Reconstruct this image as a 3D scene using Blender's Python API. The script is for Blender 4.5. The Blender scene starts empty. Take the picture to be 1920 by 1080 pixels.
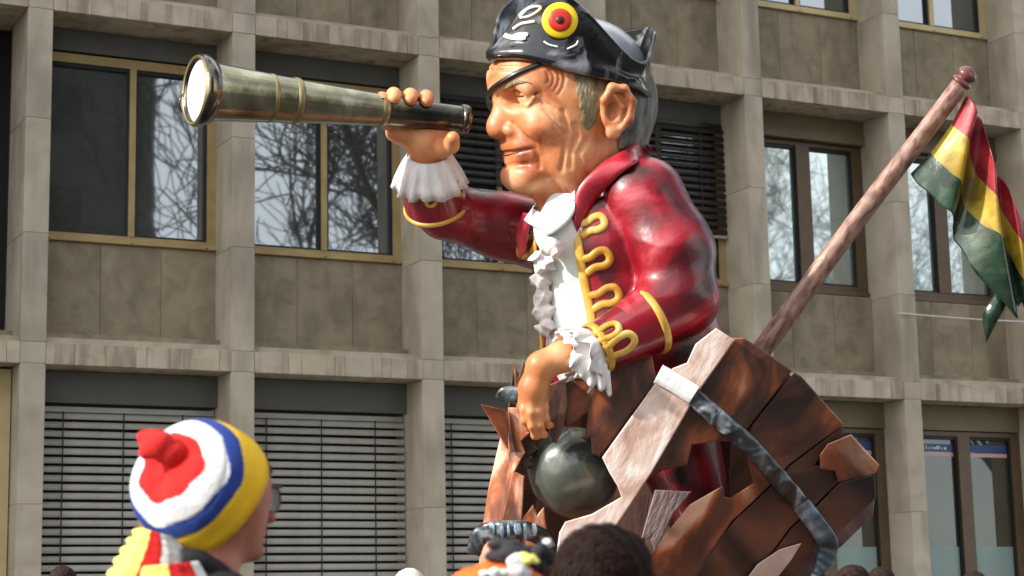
import bpy, bmesh, math, random
import numpy as np
from mathutils import Vector, Matrix
random.seed(7); rng = np.random.default_rng(7)
scene = bpy.context.scene
COL = scene.collection

# ------------------------------------------------------------------ camera
CAM_H = 1.55
FPX, PITCH, ROLL = 3574.64, 0.1746, -0.02118
C0 = np.array([0.0, 0.0, CAM_H])
_r0 = np.array([1.0, 0, 0]); _u0 = np.array([0, -math.sin(PITCH), math.cos(PITCH)])
FWD = np.array([0, math.cos(PITCH), math.sin(PITCH)])
RGT = math.cos(ROLL)*_r0 - math.sin(ROLL)*_u0
RGT = math.cos(ROLL)*_r0 + math.sin(ROLL)*_u0
UPV = -math.sin(ROLL)*_r0 + math.cos(ROLL)*_u0
cd = bpy.data.cameras.new('camera'); cam = bpy.data.objects.new('camera', cd); COL.objects.link(cam)
cd.sensor_width = 36; cd.lens = 36*FPX/1920; cd.clip_end = 2000; cd.clip_start = 0.05
cam.matrix_world = Matrix(((RGT[0], UPV[0], -FWD[0], 0), (RGT[1], UPV[1], -FWD[1], 0), (RGT[2], UPV[2], -FWD[2], CAM_H), (0, 0, 0, 1)))
cd.dof.use_dof = True; cd.dof.focus_distance = 8.7; cd.dof.aperture_fstop = 6.3
scene.camera = cam

# ------------------------------------------------------------------ sky, sun, exposure
TO_SUN = Vector((-0.80, -0.385, 0.52)).normalized()
elev = math.asin(TO_SUN.z); azim = math.atan2(TO_SUN.x, TO_SUN.y)
w = bpy.data.worlds.new('World'); scene.world = w; w.use_nodes = True
nt = w.node_tree; nt.nodes.clear()
out = nt.nodes.new('ShaderNodeOutputWorld'); bg = nt.nodes.new('ShaderNodeBackground')
sky = nt.nodes.new('ShaderNodeTexSky'); sky.sky_type = 'NISHITA'; sky.sun_disc = False
sky.sun_elevation = elev; sky.sun_rotation = azim; sky.dust_density = 2.0
tc = nt.nodes.new('ShaderNodeTexCoord'); ns = nt.nodes.new('ShaderNodeTexNoise'); ns.inputs['Scale'].default_value = 2.2; ns.inputs['Detail'].default_value = 7
rp = nt.nodes.new('ShaderNodeValToRGB'); rp.color_ramp.elements[0].position = 0.36; rp.color_ramp.elements[1].position = 0.58
mx = nt.nodes.new('ShaderNodeMix'); mx.data_type = 'RGBA'
mx.inputs['B'].default_value = (7.9, 7.9, 7.8, 1)
nt.links.new(tc.outputs['Generated'], ns.inputs['Vector']); nt.links.new(ns.outputs['Fac'], rp.inputs['Fac'])
nt.links.new(rp.outputs['Color'], mx.inputs['Factor']); nt.links.new(sky.outputs['Color'], mx.inputs['A'])
nt.links.new(mx.outputs['Result'], bg.inputs['Color']); bg.inputs['Strength'].default_value = 0.145
nt.links.new(bg.outputs[0], out.inputs['Surface'])
sl = bpy.data.lights.new('sun', 'SUN'); sl.energy = 3.3; sl.angle = math.radians(2.5); sl.color = (1.0, 0.96, 0.90)
so = bpy.data.objects.new('sun', sl); COL.objects.link(so); so.rotation_euler = (-TO_SUN).to_track_quat('-Z', 'Y').to_euler(); so.location = (-12, -4, 14)
scene.view_settings.view_transform = 'Standard'; scene.view_settings.look = 'None'
scene.view_settings.exposure = 0.95; scene.view_settings.gamma = 1.0
scene.render.engine = 'CYCLES'
scene.render.resolution_x = 1024; scene.render.resolution_y = 576

# ------------------------------------------------------------------ materials
def s2l(c): return tuple(((v/255)/12.92 if v/255 <= .04045 else ((v/255+.055)/1.055)**2.4) for v in c)
def nmat(name, cols, scale=5, rough=.5, bump=.15, bscale=40, coord='Object', stretch=(1, 1, 1), detail=6, coat=0, metal=0, rnd=0.0, dist=.6, pos=None, spec=.5, stain=None, sstr=(1,1,1), sscale=3):
    m = bpy.data.materials.new(name); m.use_nodes = True; t = m.node_tree; n = t.nodes; L = t.links
    b = n['Principled BSDF']; b.inputs['Roughness'].default_value = rough; b.inputs['Metallic'].default_value = metal
    b.inputs['Coat Weight'].default_value = coat; b.inputs['Coat Roughness'].default_value = .12
    b.inputs['Specular IOR Level'].default_value = spec
    c = n.new('ShaderNodeTexCoord'); mp = n.new('ShaderNodeMapping'); mp.inputs['Scale'].default_value = stretch
    vec = c.outputs[coord]
    oi = n.new('ShaderNodeObjectInfo')
    if rnd:
        ad = n.new('ShaderNodeVectorMath'); ad.operation = 'MULTIPLY_ADD'
        cb = n.new('ShaderNodeCombineXYZ')
        for k in range(3): L.new(oi.outputs['Random'], cb.inputs[k])
        L.new(cb.outputs[0], ad.inputs[0]); ad.inputs[1].default_value = (17, 31, 23); L.new(vec, ad.inputs[2]); vec = ad.outputs[0]
    L.new(vec, mp.inputs['Vector'])
    no = n.new('ShaderNodeTexNoise'); no.inputs['Scale'].default_value = scale; no.inputs['Detail'].default_value = detail; no.inputs['Distortion'].default_value = dist
    L.new(mp.outputs[0], no.inputs['Vector'])
    rp = n.new('ShaderNodeValToRGB'); e = rp.color_ramp.elements
    k = len(cols); ps = pos or [.3+.4*i/max(1, k-1) for i in range(k)]
    while len(e) < k: e.new(.5)
    for i in range(k): e[i].position = ps[i]; e[i].color = (*s2l(cols[i]), 1)
    L.new(no.outputs['Fac'], rp.inputs['Fac']); colr = rp.outputs['Color']
    if stain:
        n2 = n.new('ShaderNodeTexNoise'); n2.inputs['Scale'].default_value = sscale; n2.inputs['Detail'].default_value = 5
        mp2 = n.new('ShaderNodeMapping'); mp2.inputs['Scale'].default_value = sstr; L.new(vec, mp2.inputs['Vector']); L.new(mp2.outputs[0], n2.inputs['Vector'])
        r2 = n.new('ShaderNodeValToRGB'); r2.color_ramp.elements[0].position = .5; r2.color_ramp.elements[1].position = .72
        L.new(n2.outputs['Fac'], r2.inputs['Fac'])
        m2 = n.new('ShaderNodeMix'); m2.data_type = 'RGBA'; L.new(r2.outputs['Color'], m2.inputs['Factor']); L.new(colr, m2.inputs['A']); m2.inputs['B'].default_value = (*s2l(stain), 1)
        colr = m2.outputs['Result']
    if rnd:
        hs = n.new('ShaderNodeHueSaturation'); mr = n.new('ShaderNodeMapRange'); mr.inputs['To Min'].default_value = 1-rnd; mr.inputs['To Max'].default_value = 1+rnd
        L.new(oi.outputs['Random'], mr.inputs['Value']); L.new(mr.outputs[0], hs.inputs['Value']); L.new(colr, hs.inputs['Color']); colr = hs.outputs['Color']
    L.new(colr, b.inputs['Base Color'])
    if bump:
        nb = n.new('ShaderNodeTexNoise'); nb.inputs['Scale'].default_value = bscale; nb.inputs['Detail'].default_value = 5; L.new(mp.outputs[0], nb.inputs['Vector'])
        bp = n.new('ShaderNodeBump'); bp.inputs['Strength'].default_value = bump; bp.inputs['Distance'].default_value = .02
        L.new(nb.outputs['Fac'], bp.inputs['Height']); L.new(bp.outputs[0], b.inputs['Normal'])
        mr = n.new('ShaderNodeMapRange'); mr.inputs['To Min'].default_value = max(0, rough-.1); mr.inputs['To Max'].default_value = min(1, rough+.12)
        L.new(no.outputs['Fac'], mr.inputs['Value']); L.new(mr.outputs[0], b.inputs['Roughness'])
    return m

M = {}
M['pillar'] = nmat('pillar_stone', [(152, 142, 124), (168, 158, 141), (178, 168, 151)], 2.2, .85, .25, 60, rnd=.05, stain=(138, 129, 114), sscale=1.5, sstr=(2, 2, .5))
M['ledge'] = nmat('ledge_stone', [(146, 133, 113), (169, 157, 138), (183, 171, 152)], 2.5, .85, .25, 50, rnd=.055, stain=(126, 112, 92), sscale=2.5, sstr=(3, 3, .4))
M['spandrel'] = nmat('spandrel_concrete', [(122, 111, 90), (140, 128, 106), (152, 140, 116)], 5, .9, .35, 70, rnd=.07, stain=(116, 105, 85), sscale=2.0, sstr=(1.5, 1.5, .6))
M['gold'] = nmat('gold_anodised_frame', [(150, 128, 84), (176, 154, 106)], 4, .45, .03, 60, metal=.15)
M['cream'] = nmat('cream_frame', [(178, 160, 116), (196, 178, 134)], 4, .5, .03, 60)
M['brown'] = nmat('brown_frame', [(82, 66, 48), (100, 80, 58)], 4, .5, .03, 60)
M['olive'] = nmat('olive_box', [(104, 94, 66), (120, 108, 78)], 3, .55, .04, 30)
M['greybox'] = nmat('grey_blind_box', [(82, 82, 76), (94, 94, 88)], 3, .55, .04, 30)
M['slat'] = nmat('light_slat', [(154, 151, 143), (172, 169, 161)], 4, .42, .02, 30, metal=.15)
M['dslat'] = nmat('dark_slat', [(38, 36, 36), (58, 56, 54)], 4, .35, .02, 30, metal=.4)
M['dark'] = nmat('dark_interior', [(22, 21, 20), (30, 29, 28)], 4, .9, 0)
M['gasket'] = nmat('black_gasket', [(20, 20, 20), (28, 28, 27)], 4, .6, 0)
M['soffit'] = nmat('brown_soffit', [(70, 54, 44), (84, 66, 54)], 3, .9, .1, 30)
M['asphalt'] = nmat('asphalt', [(52, 52, 53), (66, 66, 66), (76, 75, 73)], 3, .9, .4, 120)
M['paving'] = nmat('paving', [(118, 114, 108), (138, 134, 126)], 3, .9, .3, 60, rnd=.1)
M['plaster'] = nmat('grey_render', [(52, 52, 48), (64, 64, 58)], .4, .9, .1, 20)
M['bark'] = nmat('bark', [(40, 34, 29), (62, 54, 46)], 6, .95, .5, 30)
M['cable'] = nmat('grey_cable', [(190, 186, 178), (200, 196, 190)], 4, .5, 0)
M['blue'] = nmat('blue_stripe', [(38, 66, 122), (46, 76, 134)], 4, .5, 0)
M['pinkst'] = nmat('pink_stripe', [(196, 158, 156), (206, 170, 166)], 4, .5, 0)
M['frost'] = nmat('frosted_film', [(120, 142, 138), (132, 154, 150)], 2, .35, 0)
def glassmat(name, tint, fac, curtain, rgh=.015):
    m = bpy.data.materials.new(name); m.use_nodes = True; t = m.node_tree; n = t.nodes; L = t.links
    for x in list(n): n.remove(x)
    o = n.new('ShaderNodeOutputMaterial'); g = n.new('ShaderNodeBsdfGlossy'); d = n.new('ShaderNodeBsdfDiffuse'); mix = n.new('ShaderNodeMixShader')
    g.inputs['Roughness'].default_value = rgh; g.inputs['Color'].default_value = (*tint, 1); d.inputs['Color'].default_value = (*s2l(curtain), 1)
    no = n.new('ShaderNodeTexNoise'); no.inputs['Scale'].default_value = 1.6; c = n.new('ShaderNodeTexCoord'); L.new(c.outputs['Object'], no.inputs['Vector'])
    bp = n.new('ShaderNodeBump'); bp.inputs['Strength'].default_value = .02; bp.inputs['Distance'].default_value = .03; L.new(no.outputs['Fac'], bp.inputs['Height']); L.new(bp.outputs[0], g.inputs['Normal'])
    mix.inputs[0].default_value = fac; L.new(d.outputs[0], mix.inputs[1]); L.new(g.outputs[0], mix.inputs[2]); L.new(mix.outputs[0], o.inputs['Surface'])
    return m
M['glass'] = glassmat('window_glass', (.8, .9, 1.0), .26, (62, 65, 60), .024)
M['glass2'] = glassmat('teal_window_glass', (.86, .98, 1.0), .45, (126, 140, 136), .025)
M['shopglass'] = glassmat('shop_glass', (.8, .9, .9), .10, (62, 58, 48))

# painted float materials
M['skin'] = nmat('painted_skin', [(150, 72, 42), (200, 122, 76), (218, 150, 104), (226, 170, 132)], 4.5, .46, .14, 22, coat=.15, pos=[.3, .45, .58, .72], dist=1.0)
M['paintline'] = nmat('dark_painted_line', [(70, 28, 18), (92, 38, 24)], 6, .5, 0)
M['handskin'] = nmat('painted_hand_skin', [(170, 92, 54), (208, 132, 82), (226, 162, 112)], 4, .48, .1, 22, coat=.08, pos=[.28, .47, .66])
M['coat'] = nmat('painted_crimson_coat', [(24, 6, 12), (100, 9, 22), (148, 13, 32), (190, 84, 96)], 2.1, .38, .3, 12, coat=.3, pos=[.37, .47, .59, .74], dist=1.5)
M['cuff'] = nmat('painted_cuff', [(84, 8, 22), (128, 12, 30), (150, 20, 38)], 4, .28, .08, 20, coat=.6)
M['collar'] = nmat('painted_collar', [(120, 16, 32), (160, 28, 44), (180, 50, 62)], 5, .35, .1, 20, coat=.4)
M['braid'] = nmat('golden_braid', [(172, 116, 30), (206, 156, 54), (220, 184, 100)], 6, .4, .05, 40, coat=.2)
M['shirt'] = nmat('white_shirt', [(196, 208, 206), (222, 228, 224), (236, 238, 232)], 3, .5, .08, 20)
M['lace'] = nmat('white_lace', [(198, 190, 192), (222, 216, 214), (236, 232, 228)], 8, .6, .15, 40)
M['shirtcollar'] = nmat('grey_white_collar', [(170, 180, 180), (206, 212, 210), (228, 230, 226)], 4, .45, .05, 20)
M['hat'] = nmat('glossy_black_hat', [(7, 7, 9), (15, 16, 19), (140, 144, 150)], 3.4, .24, .25, 12, coat=.7, pos=[.38, .55, .68], dist=1.4)
M['hatcrown'] = nmat('grey_hat_crown', [(92, 98, 106), (136, 142, 152), (164, 170, 178)], 4, .35, .1, 14, coat=.4)
M['hair'] = nmat('painted_grey_hair', [(64, 66, 64), (112, 112, 104), (150, 148, 138)], 5, .6, .5, 22, stretch=(3, 3, .8))
M['sideburn'] = nmat('sandy_sideburn', [(92, 82, 60), (134, 120, 88), (158, 146, 116)], 9, .7, .5, 40, stretch=(2, 2, .7))
M['black'] = nmat('black_leather', [(14, 13, 13), (26, 24, 24)], 5, .35, .06, 30, coat=.3)
M['yel'] = nmat('cockade_yellow', [(232, 196, 24), (240, 210, 40)], 5, .4, 0)
M['red'] = nmat('cockade_red', [(190, 38, 22), (206, 52, 30)], 5, .4, 0)
M['cdark'] = nmat('cockade_dark', [(60, 16, 24), (80, 20, 30)], 5, .4, 0)
M['white'] = nmat('white_paint', [(216, 216, 214), (236, 236, 232)], 5, .5, .04, 20)
M['lens'] = nmat('white_lens', [(232, 232, 228), (246, 246, 244)], 3, .3, 0)
M['wood'] = nmat('painted_wood', [(44, 31, 26), (104, 62, 43), (168, 92, 52), (220, 174, 146)], 1.0, .46, .2, 5, coord='UV', stretch=(2.3, 5.5, 1), detail=8, pos=[.36, .48, .57, .66], dist=.9, coat=.2, rnd=.2, stain=(64, 40, 32), sstr=(3, 5, 1), sscale=1.4)
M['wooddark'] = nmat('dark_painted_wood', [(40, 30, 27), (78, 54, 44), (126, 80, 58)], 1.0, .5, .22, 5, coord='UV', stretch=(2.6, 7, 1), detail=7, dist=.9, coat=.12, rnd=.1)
M['woodsunlit'] = nmat('sunlit_pink_wood', [(168, 124, 106), (210, 182, 168), (232, 218, 210)], 1.0, .55, .2, 6, coord='UV', stretch=(4, 8, 1), detail=8, dist=1.0, coat=.1)  # pale pink puts the sunlight on the plank into the colour
M['woodgrey'] = nmat('grey_mauve_wood', [(72, 58, 56), (104, 86, 84), (128, 108, 104)], 1.0, .5, .5, 7, coord='UV', stretch=(3, 9, 1), detail=8, dist=1.6, coat=.1)
M['woodrim'] = nmat('pale_broken_lit_edge', [(150, 116, 98), (180, 150, 134)], 20, .7, .3, 50)  # pale broken edges, with the bevel highlights put into the colour
M['hoop'] = nmat('painted_iron_hoop', [(24, 27, 30), (56, 62, 66), (122, 130, 136), (196, 200, 204)], 9, .35, .3, 22, coat=.4, pos=[.36, .5, .6, .75], dist=1.0)
M['hoopblue'] = nmat('blue_grey_hoop', [(46, 60, 72), (92, 116, 132), (168, 188, 200)], 7, .35, .3, 22, coat=.4)
M['hoopwhite'] = nmat('white_hoop_end', [(150, 152, 154), (222, 222, 222), (240, 240, 238)], 8, .4, .2, 22, pos=[.3, .4, .6])
M['ball'] = nmat('gunmetal_ball', [(30, 34, 32), (58, 64, 58), (88, 92, 82), (104, 96, 72)], 3.4, .3, .22, 10, coat=.5, pos=[.3, .48, .62, .75])
M['pole'] = nmat('painted_pole', [(92, 62, 50), (146, 108, 92), (178, 146, 130)], 5, .45, .25, 30, coord='UV', stretch=(3, 7, 1), coat=.2)
M['finial'] = nmat('finial', [(84, 38, 38), (116, 62, 60)], 6, .4, .1, 30, coat=.3)
M['fred'] = nmat('flag_red', [(74, 12, 20), (136, 20, 34), (164, 50, 58)], 7, .5, .3, 12, coat=.1)
M['fyel'] = nmat('flag_yellow', [(104, 84, 18), (158, 130, 28), (186, 164, 60)], 7, .5, .3, 12, coat=.1)
M['fgrn'] = nmat('flag_green', [(16, 30, 22), (32, 58, 38), (74, 98, 80)], 7, .25, .3, 12, coat=.5)
def brassmat():
    m = nmat('painted_brass_tube', [(96, 94, 72), (146, 142, 112), (192, 188, 166)], 5, .2, .05, 20, metal=1.0, coat=.5)
    return m
M['brass'] = brassmat()
M['brassdark'] = nmat('dark_brass_tube', [(40, 40, 40), (76, 74, 66), (128, 120, 94)], 6, .2, .05, 20, metal=1.0, coat=.5)
M['brassgold'] = nmat('golden_ring', [(112, 100, 62), (150, 136, 92)], 6, .38, .06, 20, metal=.6, coat=.2)
# people
M['pskin'] = nmat('human_skin', [(150, 92, 74), (170, 112, 92), (186, 130, 108)], 20, .55, .05, 150)
M['kred'] = nmat('red_knit', [(206, 22, 22), (226, 34, 30)], 20, .9, .5, 260)
M['kwhite'] = nmat('white_knit', [(226, 226, 228), (238, 238, 238)], 20, .9, .5, 260)
M['kblue'] = nmat('blue_knit', [(22, 46, 122), (34, 66, 154)], 20, .9, .5, 260)
M['kyel'] = nmat('yellow_knit', [(228, 176, 16), (240, 198, 36)], 20, .9, .5, 260)
M['kpale'] = nmat('pale_yellow_knit', [(238, 226, 110), (246, 238, 140)], 20, .9, .5, 260)
M['jacket'] = nmat('dark_jacket', [(20, 20, 24), (34, 34, 40)], 6, .8, .2, 60)
M['jeans'] = nmat('jeans', [(30, 38, 58), (44, 54, 78)], 8, .9, .2, 80)
M['brownhair'] = nmat('dark_brown_hair', [(20, 12, 10), (40, 24, 19), (54, 35, 27)], 30, .75, .3, 120, spec=.2)
M['whitehair'] = nmat('white_hair', [(196, 190, 178), (222, 216, 204)], 30, .6, .3, 120)
M['orange'] = nmat('orange_felt', [(214, 84, 14), (236, 110, 24)], 10, .85, .3, 120)
M['metalframe'] = nmat('glasses_frame', [(16, 16, 18), (28, 28, 30)], 6, .3, 0)
M['lensglass'] = glassmat('spectacle_lens', (.9, .95, .92), .35, (120, 124, 112))
M['eyewhite'] = nmat('eye', [(220, 216, 208), (232, 228, 222)], 6, .3, 0)
M['wagon'] = nmat('wagon_skirt', [(96, 30, 26), (120, 40, 34)], 3, .6, .1, 20)
M['tyre'] = nmat('tyre', [(18, 18, 18), (28, 28, 28)], 10, .8, .2, 60)

# ------------------------------------------------------------------ object helpers
def tag(o, label=None, cat=None, group=None, kind=None):
    if label: o['label'] = label
    if cat: o['category'] = cat
    if group: o['group'] = group
    if kind: o['kind'] = kind
    return o
ORG = {}
def thing(name, label, cat, loc=(0, 0, 0), group=None, rotz=0):
    o = bpy.data.objects.new(name, None); COL.objects.link(o); o.location = loc; o.rotation_euler = (0, 0, rotz); o.empty_display_size = .2
    ORG[o.name] = np.array(loc, float)
    return tag(o, label, cat, group)
def mesh(name, V, F, mats, parent=None, smooth=True, uv=None, matidx=None, local=False, fixn=True):
    V = np.asarray(V, float)
    if parent is not None and not local:
        r = parent
        while r.parent: r = r.parent
        V = V - ORG[r.name]
    me = bpy.data.meshes.new(name); me.from_pydata(V.tolist(), [], [list(map(int, f)) for f in F])
    for m in (mats if isinstance(mats, (list, tuple)) else [mats]): me.materials.append(m)
    if matidx is not None: me.polygons.foreach_set('material_index', np.asarray(matidx, np.int32))
    if uv is not None:
        l = me.uv_layers.new(name='UVMap'); uv = np.asarray(uv, float)
        idx = np.empty(len(me.loops), np.int32); me.loops.foreach_get('vertex_index', idx)
        l.data.foreach_set('uv', uv[idx].astype(np.float32).ravel())
    if fixn:
        bm = bmesh.new(); bm.from_mesh(me); bmesh.ops.recalc_face_normals(bm, faces=bm.faces[:]); bm.to_mesh(me); bm.free()
    me.polygons.foreach_set('use_smooth', [smooth]*len(me.polygons)); me.update()
    o = bpy.data.objects.new(name, me); COL.objects.link(o)
    if parent is not None: o.parent = parent
    return o
def boxVF(x0, x1, y0, y1, z0, z1):
    V = [(x, y, z) for x in (x0, x1) for y in (y0, y1) for z in (z0, z1)]
    F = [(0, 1, 3, 2), (4, 6, 7, 5), (0, 4, 5, 1), (2, 3, 7, 6), (0, 2, 6, 4), (1, 5, 7, 3)]
    return V, F
def joinVF(lst):
    V, F = [], []
    for v, f in lst:
        n = len(V); V += [tuple(p) for p in v]; F += [tuple(i+n for i in q) for q in f]
    return V, F
def box(name, b, mat, parent, bev=0):
    V, F = boxVF(*b); o = mesh(name, V, F, mat, parent, smooth=False, local=True)
    if bev:
        bm = bmesh.new(); bm.from_mesh(o.data); bmesh.ops.bevel(bm, geom=bm.edges[:], offset=bev, segments=1, affect='EDGES'); bm.to_mesh(o.data); bm.free()
    return o
def copypart(o, loc, parent):
    c = o.copy(); COL.objects.link(c); c.location = loc; c.parent = parent; return c

# float reference plane: x, y on the plane through the pirate in 2.52 mm units (y down), q units towards the street
D0 = 9.0; SC = D0/FPX
def W(P, D=D0):
    P = np.atleast_2d(np.asarray(P, float)); s = D/FPX
    d = D - P[:, 2:3]*s
    return C0 + (FWD + RGT*(P[:, 0:1]-960)/FPX + UPV*(540-P[:, 1:2])/FPX)*d

# ------------------------------------------------------------------ implicit surfaces
def ell(P, c, r):
    p = (P-np.array(c))/np.array(r); k0 = np.linalg.norm(p, axis=1)+1e-9; k1 = np.linalg.norm(p/np.array(r), axis=1)+1e-9
    return k0*(k0-1)/k1
def cap(P, a, b, ra, rb=None):
    rb = ra if rb is None else rb; a = np.array(a, float); b = np.array(b, float); ab = b-a
    t = np.clip(((P-a)@ab)/(ab@ab+1e-9), 0, 1)
    return np.linalg.norm(P-a-t[:, None]*ab, axis=1)-(ra+(rb-ra)*t)
def chain(P, pts, rs, k=6):
    d = None
    for i in range(len(pts)-1):
        e = cap(P, pts[i], pts[i+1], rs[i], rs[i+1]); d = e if d is None else smin(d, e, k)
    return d
def smin(a, b, k):
    h = np.maximum(k-np.abs(a-b), 0)/k; return np.minimum(a, b)-h*h*k*.25
def smax(a, b, k): return -smin(-a, -b, k)
def surfnet(f, lo, hi, h, newton=2):
    lo = np.array(lo, float); hi = np.array(hi, float); n = np.ceil((hi-lo)/h).astype(int)+1
    ax = [lo[i]+h*np.arange(n[i]) for i in range(3)]
    D = np.empty(n)
    for i in range(n[0]):
        yy, zz = np.meshgrid(ax[1], ax[2], indexing='ij')
        P = np.stack([np.full(yy.size, ax[0][i]), yy.ravel(), zz.ravel()], 1); D[i] = f(P).reshape(yy.shape)
    S = D < 0
    corners = [(a, b, c) for a in (0, 1) for b in (0, 1) for c in (0, 1)]
    sl_ = lambda a, A: A[a[0]:n[0]-1+a[0], a[1]:n[1]-1+a[1], a[2]:n[2]-1+a[2]]
    cnt = sum(sl_(c, S).astype(int) for c in corners); act = (cnt > 0) & (cnt < 8)
    idx = -np.ones(act.shape, int); idx[act] = np.arange(act.sum())
    I = np.argwhere(act); acc = np.zeros((len(I), 3)); num = np.zeros(len(I))
    g = lambda o: D[I[:, 0]+o[0], I[:, 1]+o[1], I[:, 2]+o[2]]
    for a in corners:
        for k in range(3):
            if a[k] == 0:
                b = list(a); b[k] = 1; da, db = g(a), g(b); m = (da < 0) != (db < 0)
                t = np.where(m, da/np.where(m, da-db, 1), 0); p = np.tile(np.array(a, float), (len(I), 1)); p[:, k] += t
                acc[m] += p[m]; num[m] += 1
    V = lo+h*(I+acc/num[:, None])
    F = []
    for k in range(3):
        u, v = (k+1) % 3, (k+2) % 3
        A = [slice(None)]*3; B = [slice(None)]*3; A[k] = slice(0, n[k]-1); B[k] = slice(1, n[k])
        E = np.argwhere(S[tuple(A)] != S[tuple(B)])
        E = E[(E[:, u] > 0) & (E[:, v] > 0) & (E[:, u] < n[u]-1) & (E[:, v] < n[v]-1)]
        q = []
        for du, dv in ((1, 1), (0, 1), (0, 0), (1, 0)):
            e = E.copy(); e[:, u] -= du; e[:, v] -= dv; q.append(idx[e[:, 0], e[:, 1], e[:, 2]])
        q = np.stack(q, 1); fl = S[tuple(A)][E[:, 0], E[:, 1], E[:, 2]]
        q[~fl] = q[~fl][:, ::-1]; F.append(q)
    F = np.concatenate(F)
    for _ in range(newton):
        d = f(V); e = h*.3; G = np.stack([f(V+np.eye(3)[k]*e)-f(V-np.eye(3)[k]*e) for k in range(3)], 1)/(2*e)
        st = (d/np.maximum((G**2).sum(1), .3))[:, None]*G
        ln = np.linalg.norm(st, axis=1, keepdims=True); V = V-st*np.minimum(1, .6*h/np.maximum(ln, 1e-9))
    return V, F
def grad(f, V, e=2.0):
    G = np.stack([f(V+np.eye(3)[k]*e)-f(V-np.eye(3)[k]*e) for k in range(3)], 1); return G/np.maximum(np.linalg.norm(G, axis=1, keepdims=True), 1e-9)
def drape(f, xy, q0=420, off=0):
    xy = np.asarray(xy, float); P = np.column_stack([xy[:, 0], xy[:, 1], np.full(len(xy), float(q0))])
    for _ in range(90):
        d = f(P)-off; P[:, 2] -= np.clip(d*.7, -20, 40); P[:, 2] = np.maximum(P[:, 2], -300)
    return P
def spline(pts, n, closed=False):
    P = np.asarray(pts, float); k = len(P)
    if closed: Q = np.vstack([P[-1], P, P[0], P[1]]); segs = k
    else: Q = np.vstack([2*P[0]-P[1], P, 2*P[-1]-P[-2]]); segs = k-1
    t = np.linspace(0, segs, n, endpoint=not closed); i = np.minimum(t.astype(int), segs-1); u = (t-i)[:, None]
    a, b, c, d = Q[i], Q[i+1], Q[i+2], Q[i+3]
    return .5*((2*b)+(-a+c)*u+(2*a-5*b+4*c-d)*u**2+(-a+3*b-3*c+d)*u**3)
def lin(pts, n):
    P = np.asarray(pts, float); L = np.r_[0, np.cumsum(np.linalg.norm(np.diff(P, axis=0), axis=1))]; t = np.linspace(0, L[-1], n)
    return np.stack([np.interp(t, L, P[:, k]) for k in range(P.shape[1])], 1)
def gridF(n, m, closed_n=False, closed_m=False):
    F = []
    for i in range(n if closed_n else n-1):
        for j in range(m if closed_m else m-1):
            a, b = i, (i+1) % n; c, d = j, (j+1) % m; F.append((a*m+c, b*m+c, b*m+d, a*m+d))
    return F
def tube(P, w, N=None, h=None, seg=8, closed=False, ends=True):
    """tube along points with elliptical section: half width w across, half height h along normal N"""
    P = np.asarray(P, float); n = len(P); w = np.broadcast_to(np.asarray(w, float), (n,)); h = w if h is None else np.broadcast_to(np.asarray(h, float), (n,))
    T = (np.roll(P, -1, 0)-np.roll(P, 1, 0)) if closed else np.gradient(P, axis=0)
    T = T/np.maximum(np.linalg.norm(T, axis=1, keepdims=True), 1e-9)
    if N is None:
        N = np.tile(np.array([.0, 0, 1.]), (n, 1)); bad = np.abs((T*N).sum(1)) > .95; N[bad] = [0, 1, 0]
    N = np.broadcast_to(np.asarray(N, float), (n, 3)); N = N-(N*T).sum(1, keepdims=True)*T; N = N/np.maximum(np.linalg.norm(N, axis=1, keepdims=True), 1e-9)
    B = np.cross(T, N); a = np.linspace(0, 2*np.pi, seg, endpoint=False)
    V = P[:, None]+B[:, None]*(w[:, None]*np.cos(a))[..., None]+N[:, None]*(h[:, None]*np.sin(a))[..., None]
    V = V.reshape(-1, 3); F = gridF(n, seg, closed, True)
    if ends and not closed: F += [tuple(range(seg)), tuple(range((n-1)*seg, n*seg))[::-1]]
    return V, F
def revolve(c0, axis, prof, seg=40, ref=(0, 0, 1)):
    """prof rows (distance along axis, radius)"""
    A = np.array(axis, float); A /= np.linalg.norm(A); R = np.array(ref, float); R -= (R@A)*A; R /= np.linalg.norm(R); S = np.cross(A, R)
    a = np.linspace(0, 2*np.pi, seg, endpoint=False); pr = np.asarray(prof, float)
    V = np.array(c0)+pr[:, 0][:, None, None]*A+pr[:, 1][:, None, None]*(np.cos(a)[:, None]*R+np.sin(a)[:, None]*S)
    return V.reshape(-1, 3), gridF(len(pr), seg, False, True)

# ================================================================== SETTING
road = mesh('road', *(lambda b: b)(([(-150, -150, 0), (150, -150, 0), (150, 150, 0), (-150, 150, 0)], [(0, 1, 2, 3)])), M['asphalt'], smooth=False); tag(road, kind='structure')

FA, FD, FX, FS, FW = 0.46386, 18.98609, -4.90563, 1.95441, 0.22794
H = 3.3; ZB = 2.381+CAM_H; ZB2 = 2.576+CAM_H
bl = thing('office_building', 'grey stone-clad office building with a grid of pillars and windows behind the float', 'building', (0, FD, 0), rotz=FA)
ORG[bl.name] = np.zeros(3)
pv = thing('pavement', None, None, (0, FD, 0), rotz=FA)
COL.objects.unlink(pv); bpy.data.objects.remove(pv)
pave = mesh('pavement', *boxVF(-40, 40, -3.6, 0.3, -.2, .13), M['paving'], smooth=False); pave.location = (0, FD, 0); pave.rotation_euler = (0, 0, FA); tag(pave, kind='structure')
NP0, NP1 = -1, 13
DEP = .5
def zf(z, k): return z+CAM_H+H*k         # k = 0 first floor (levels measured there)
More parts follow.
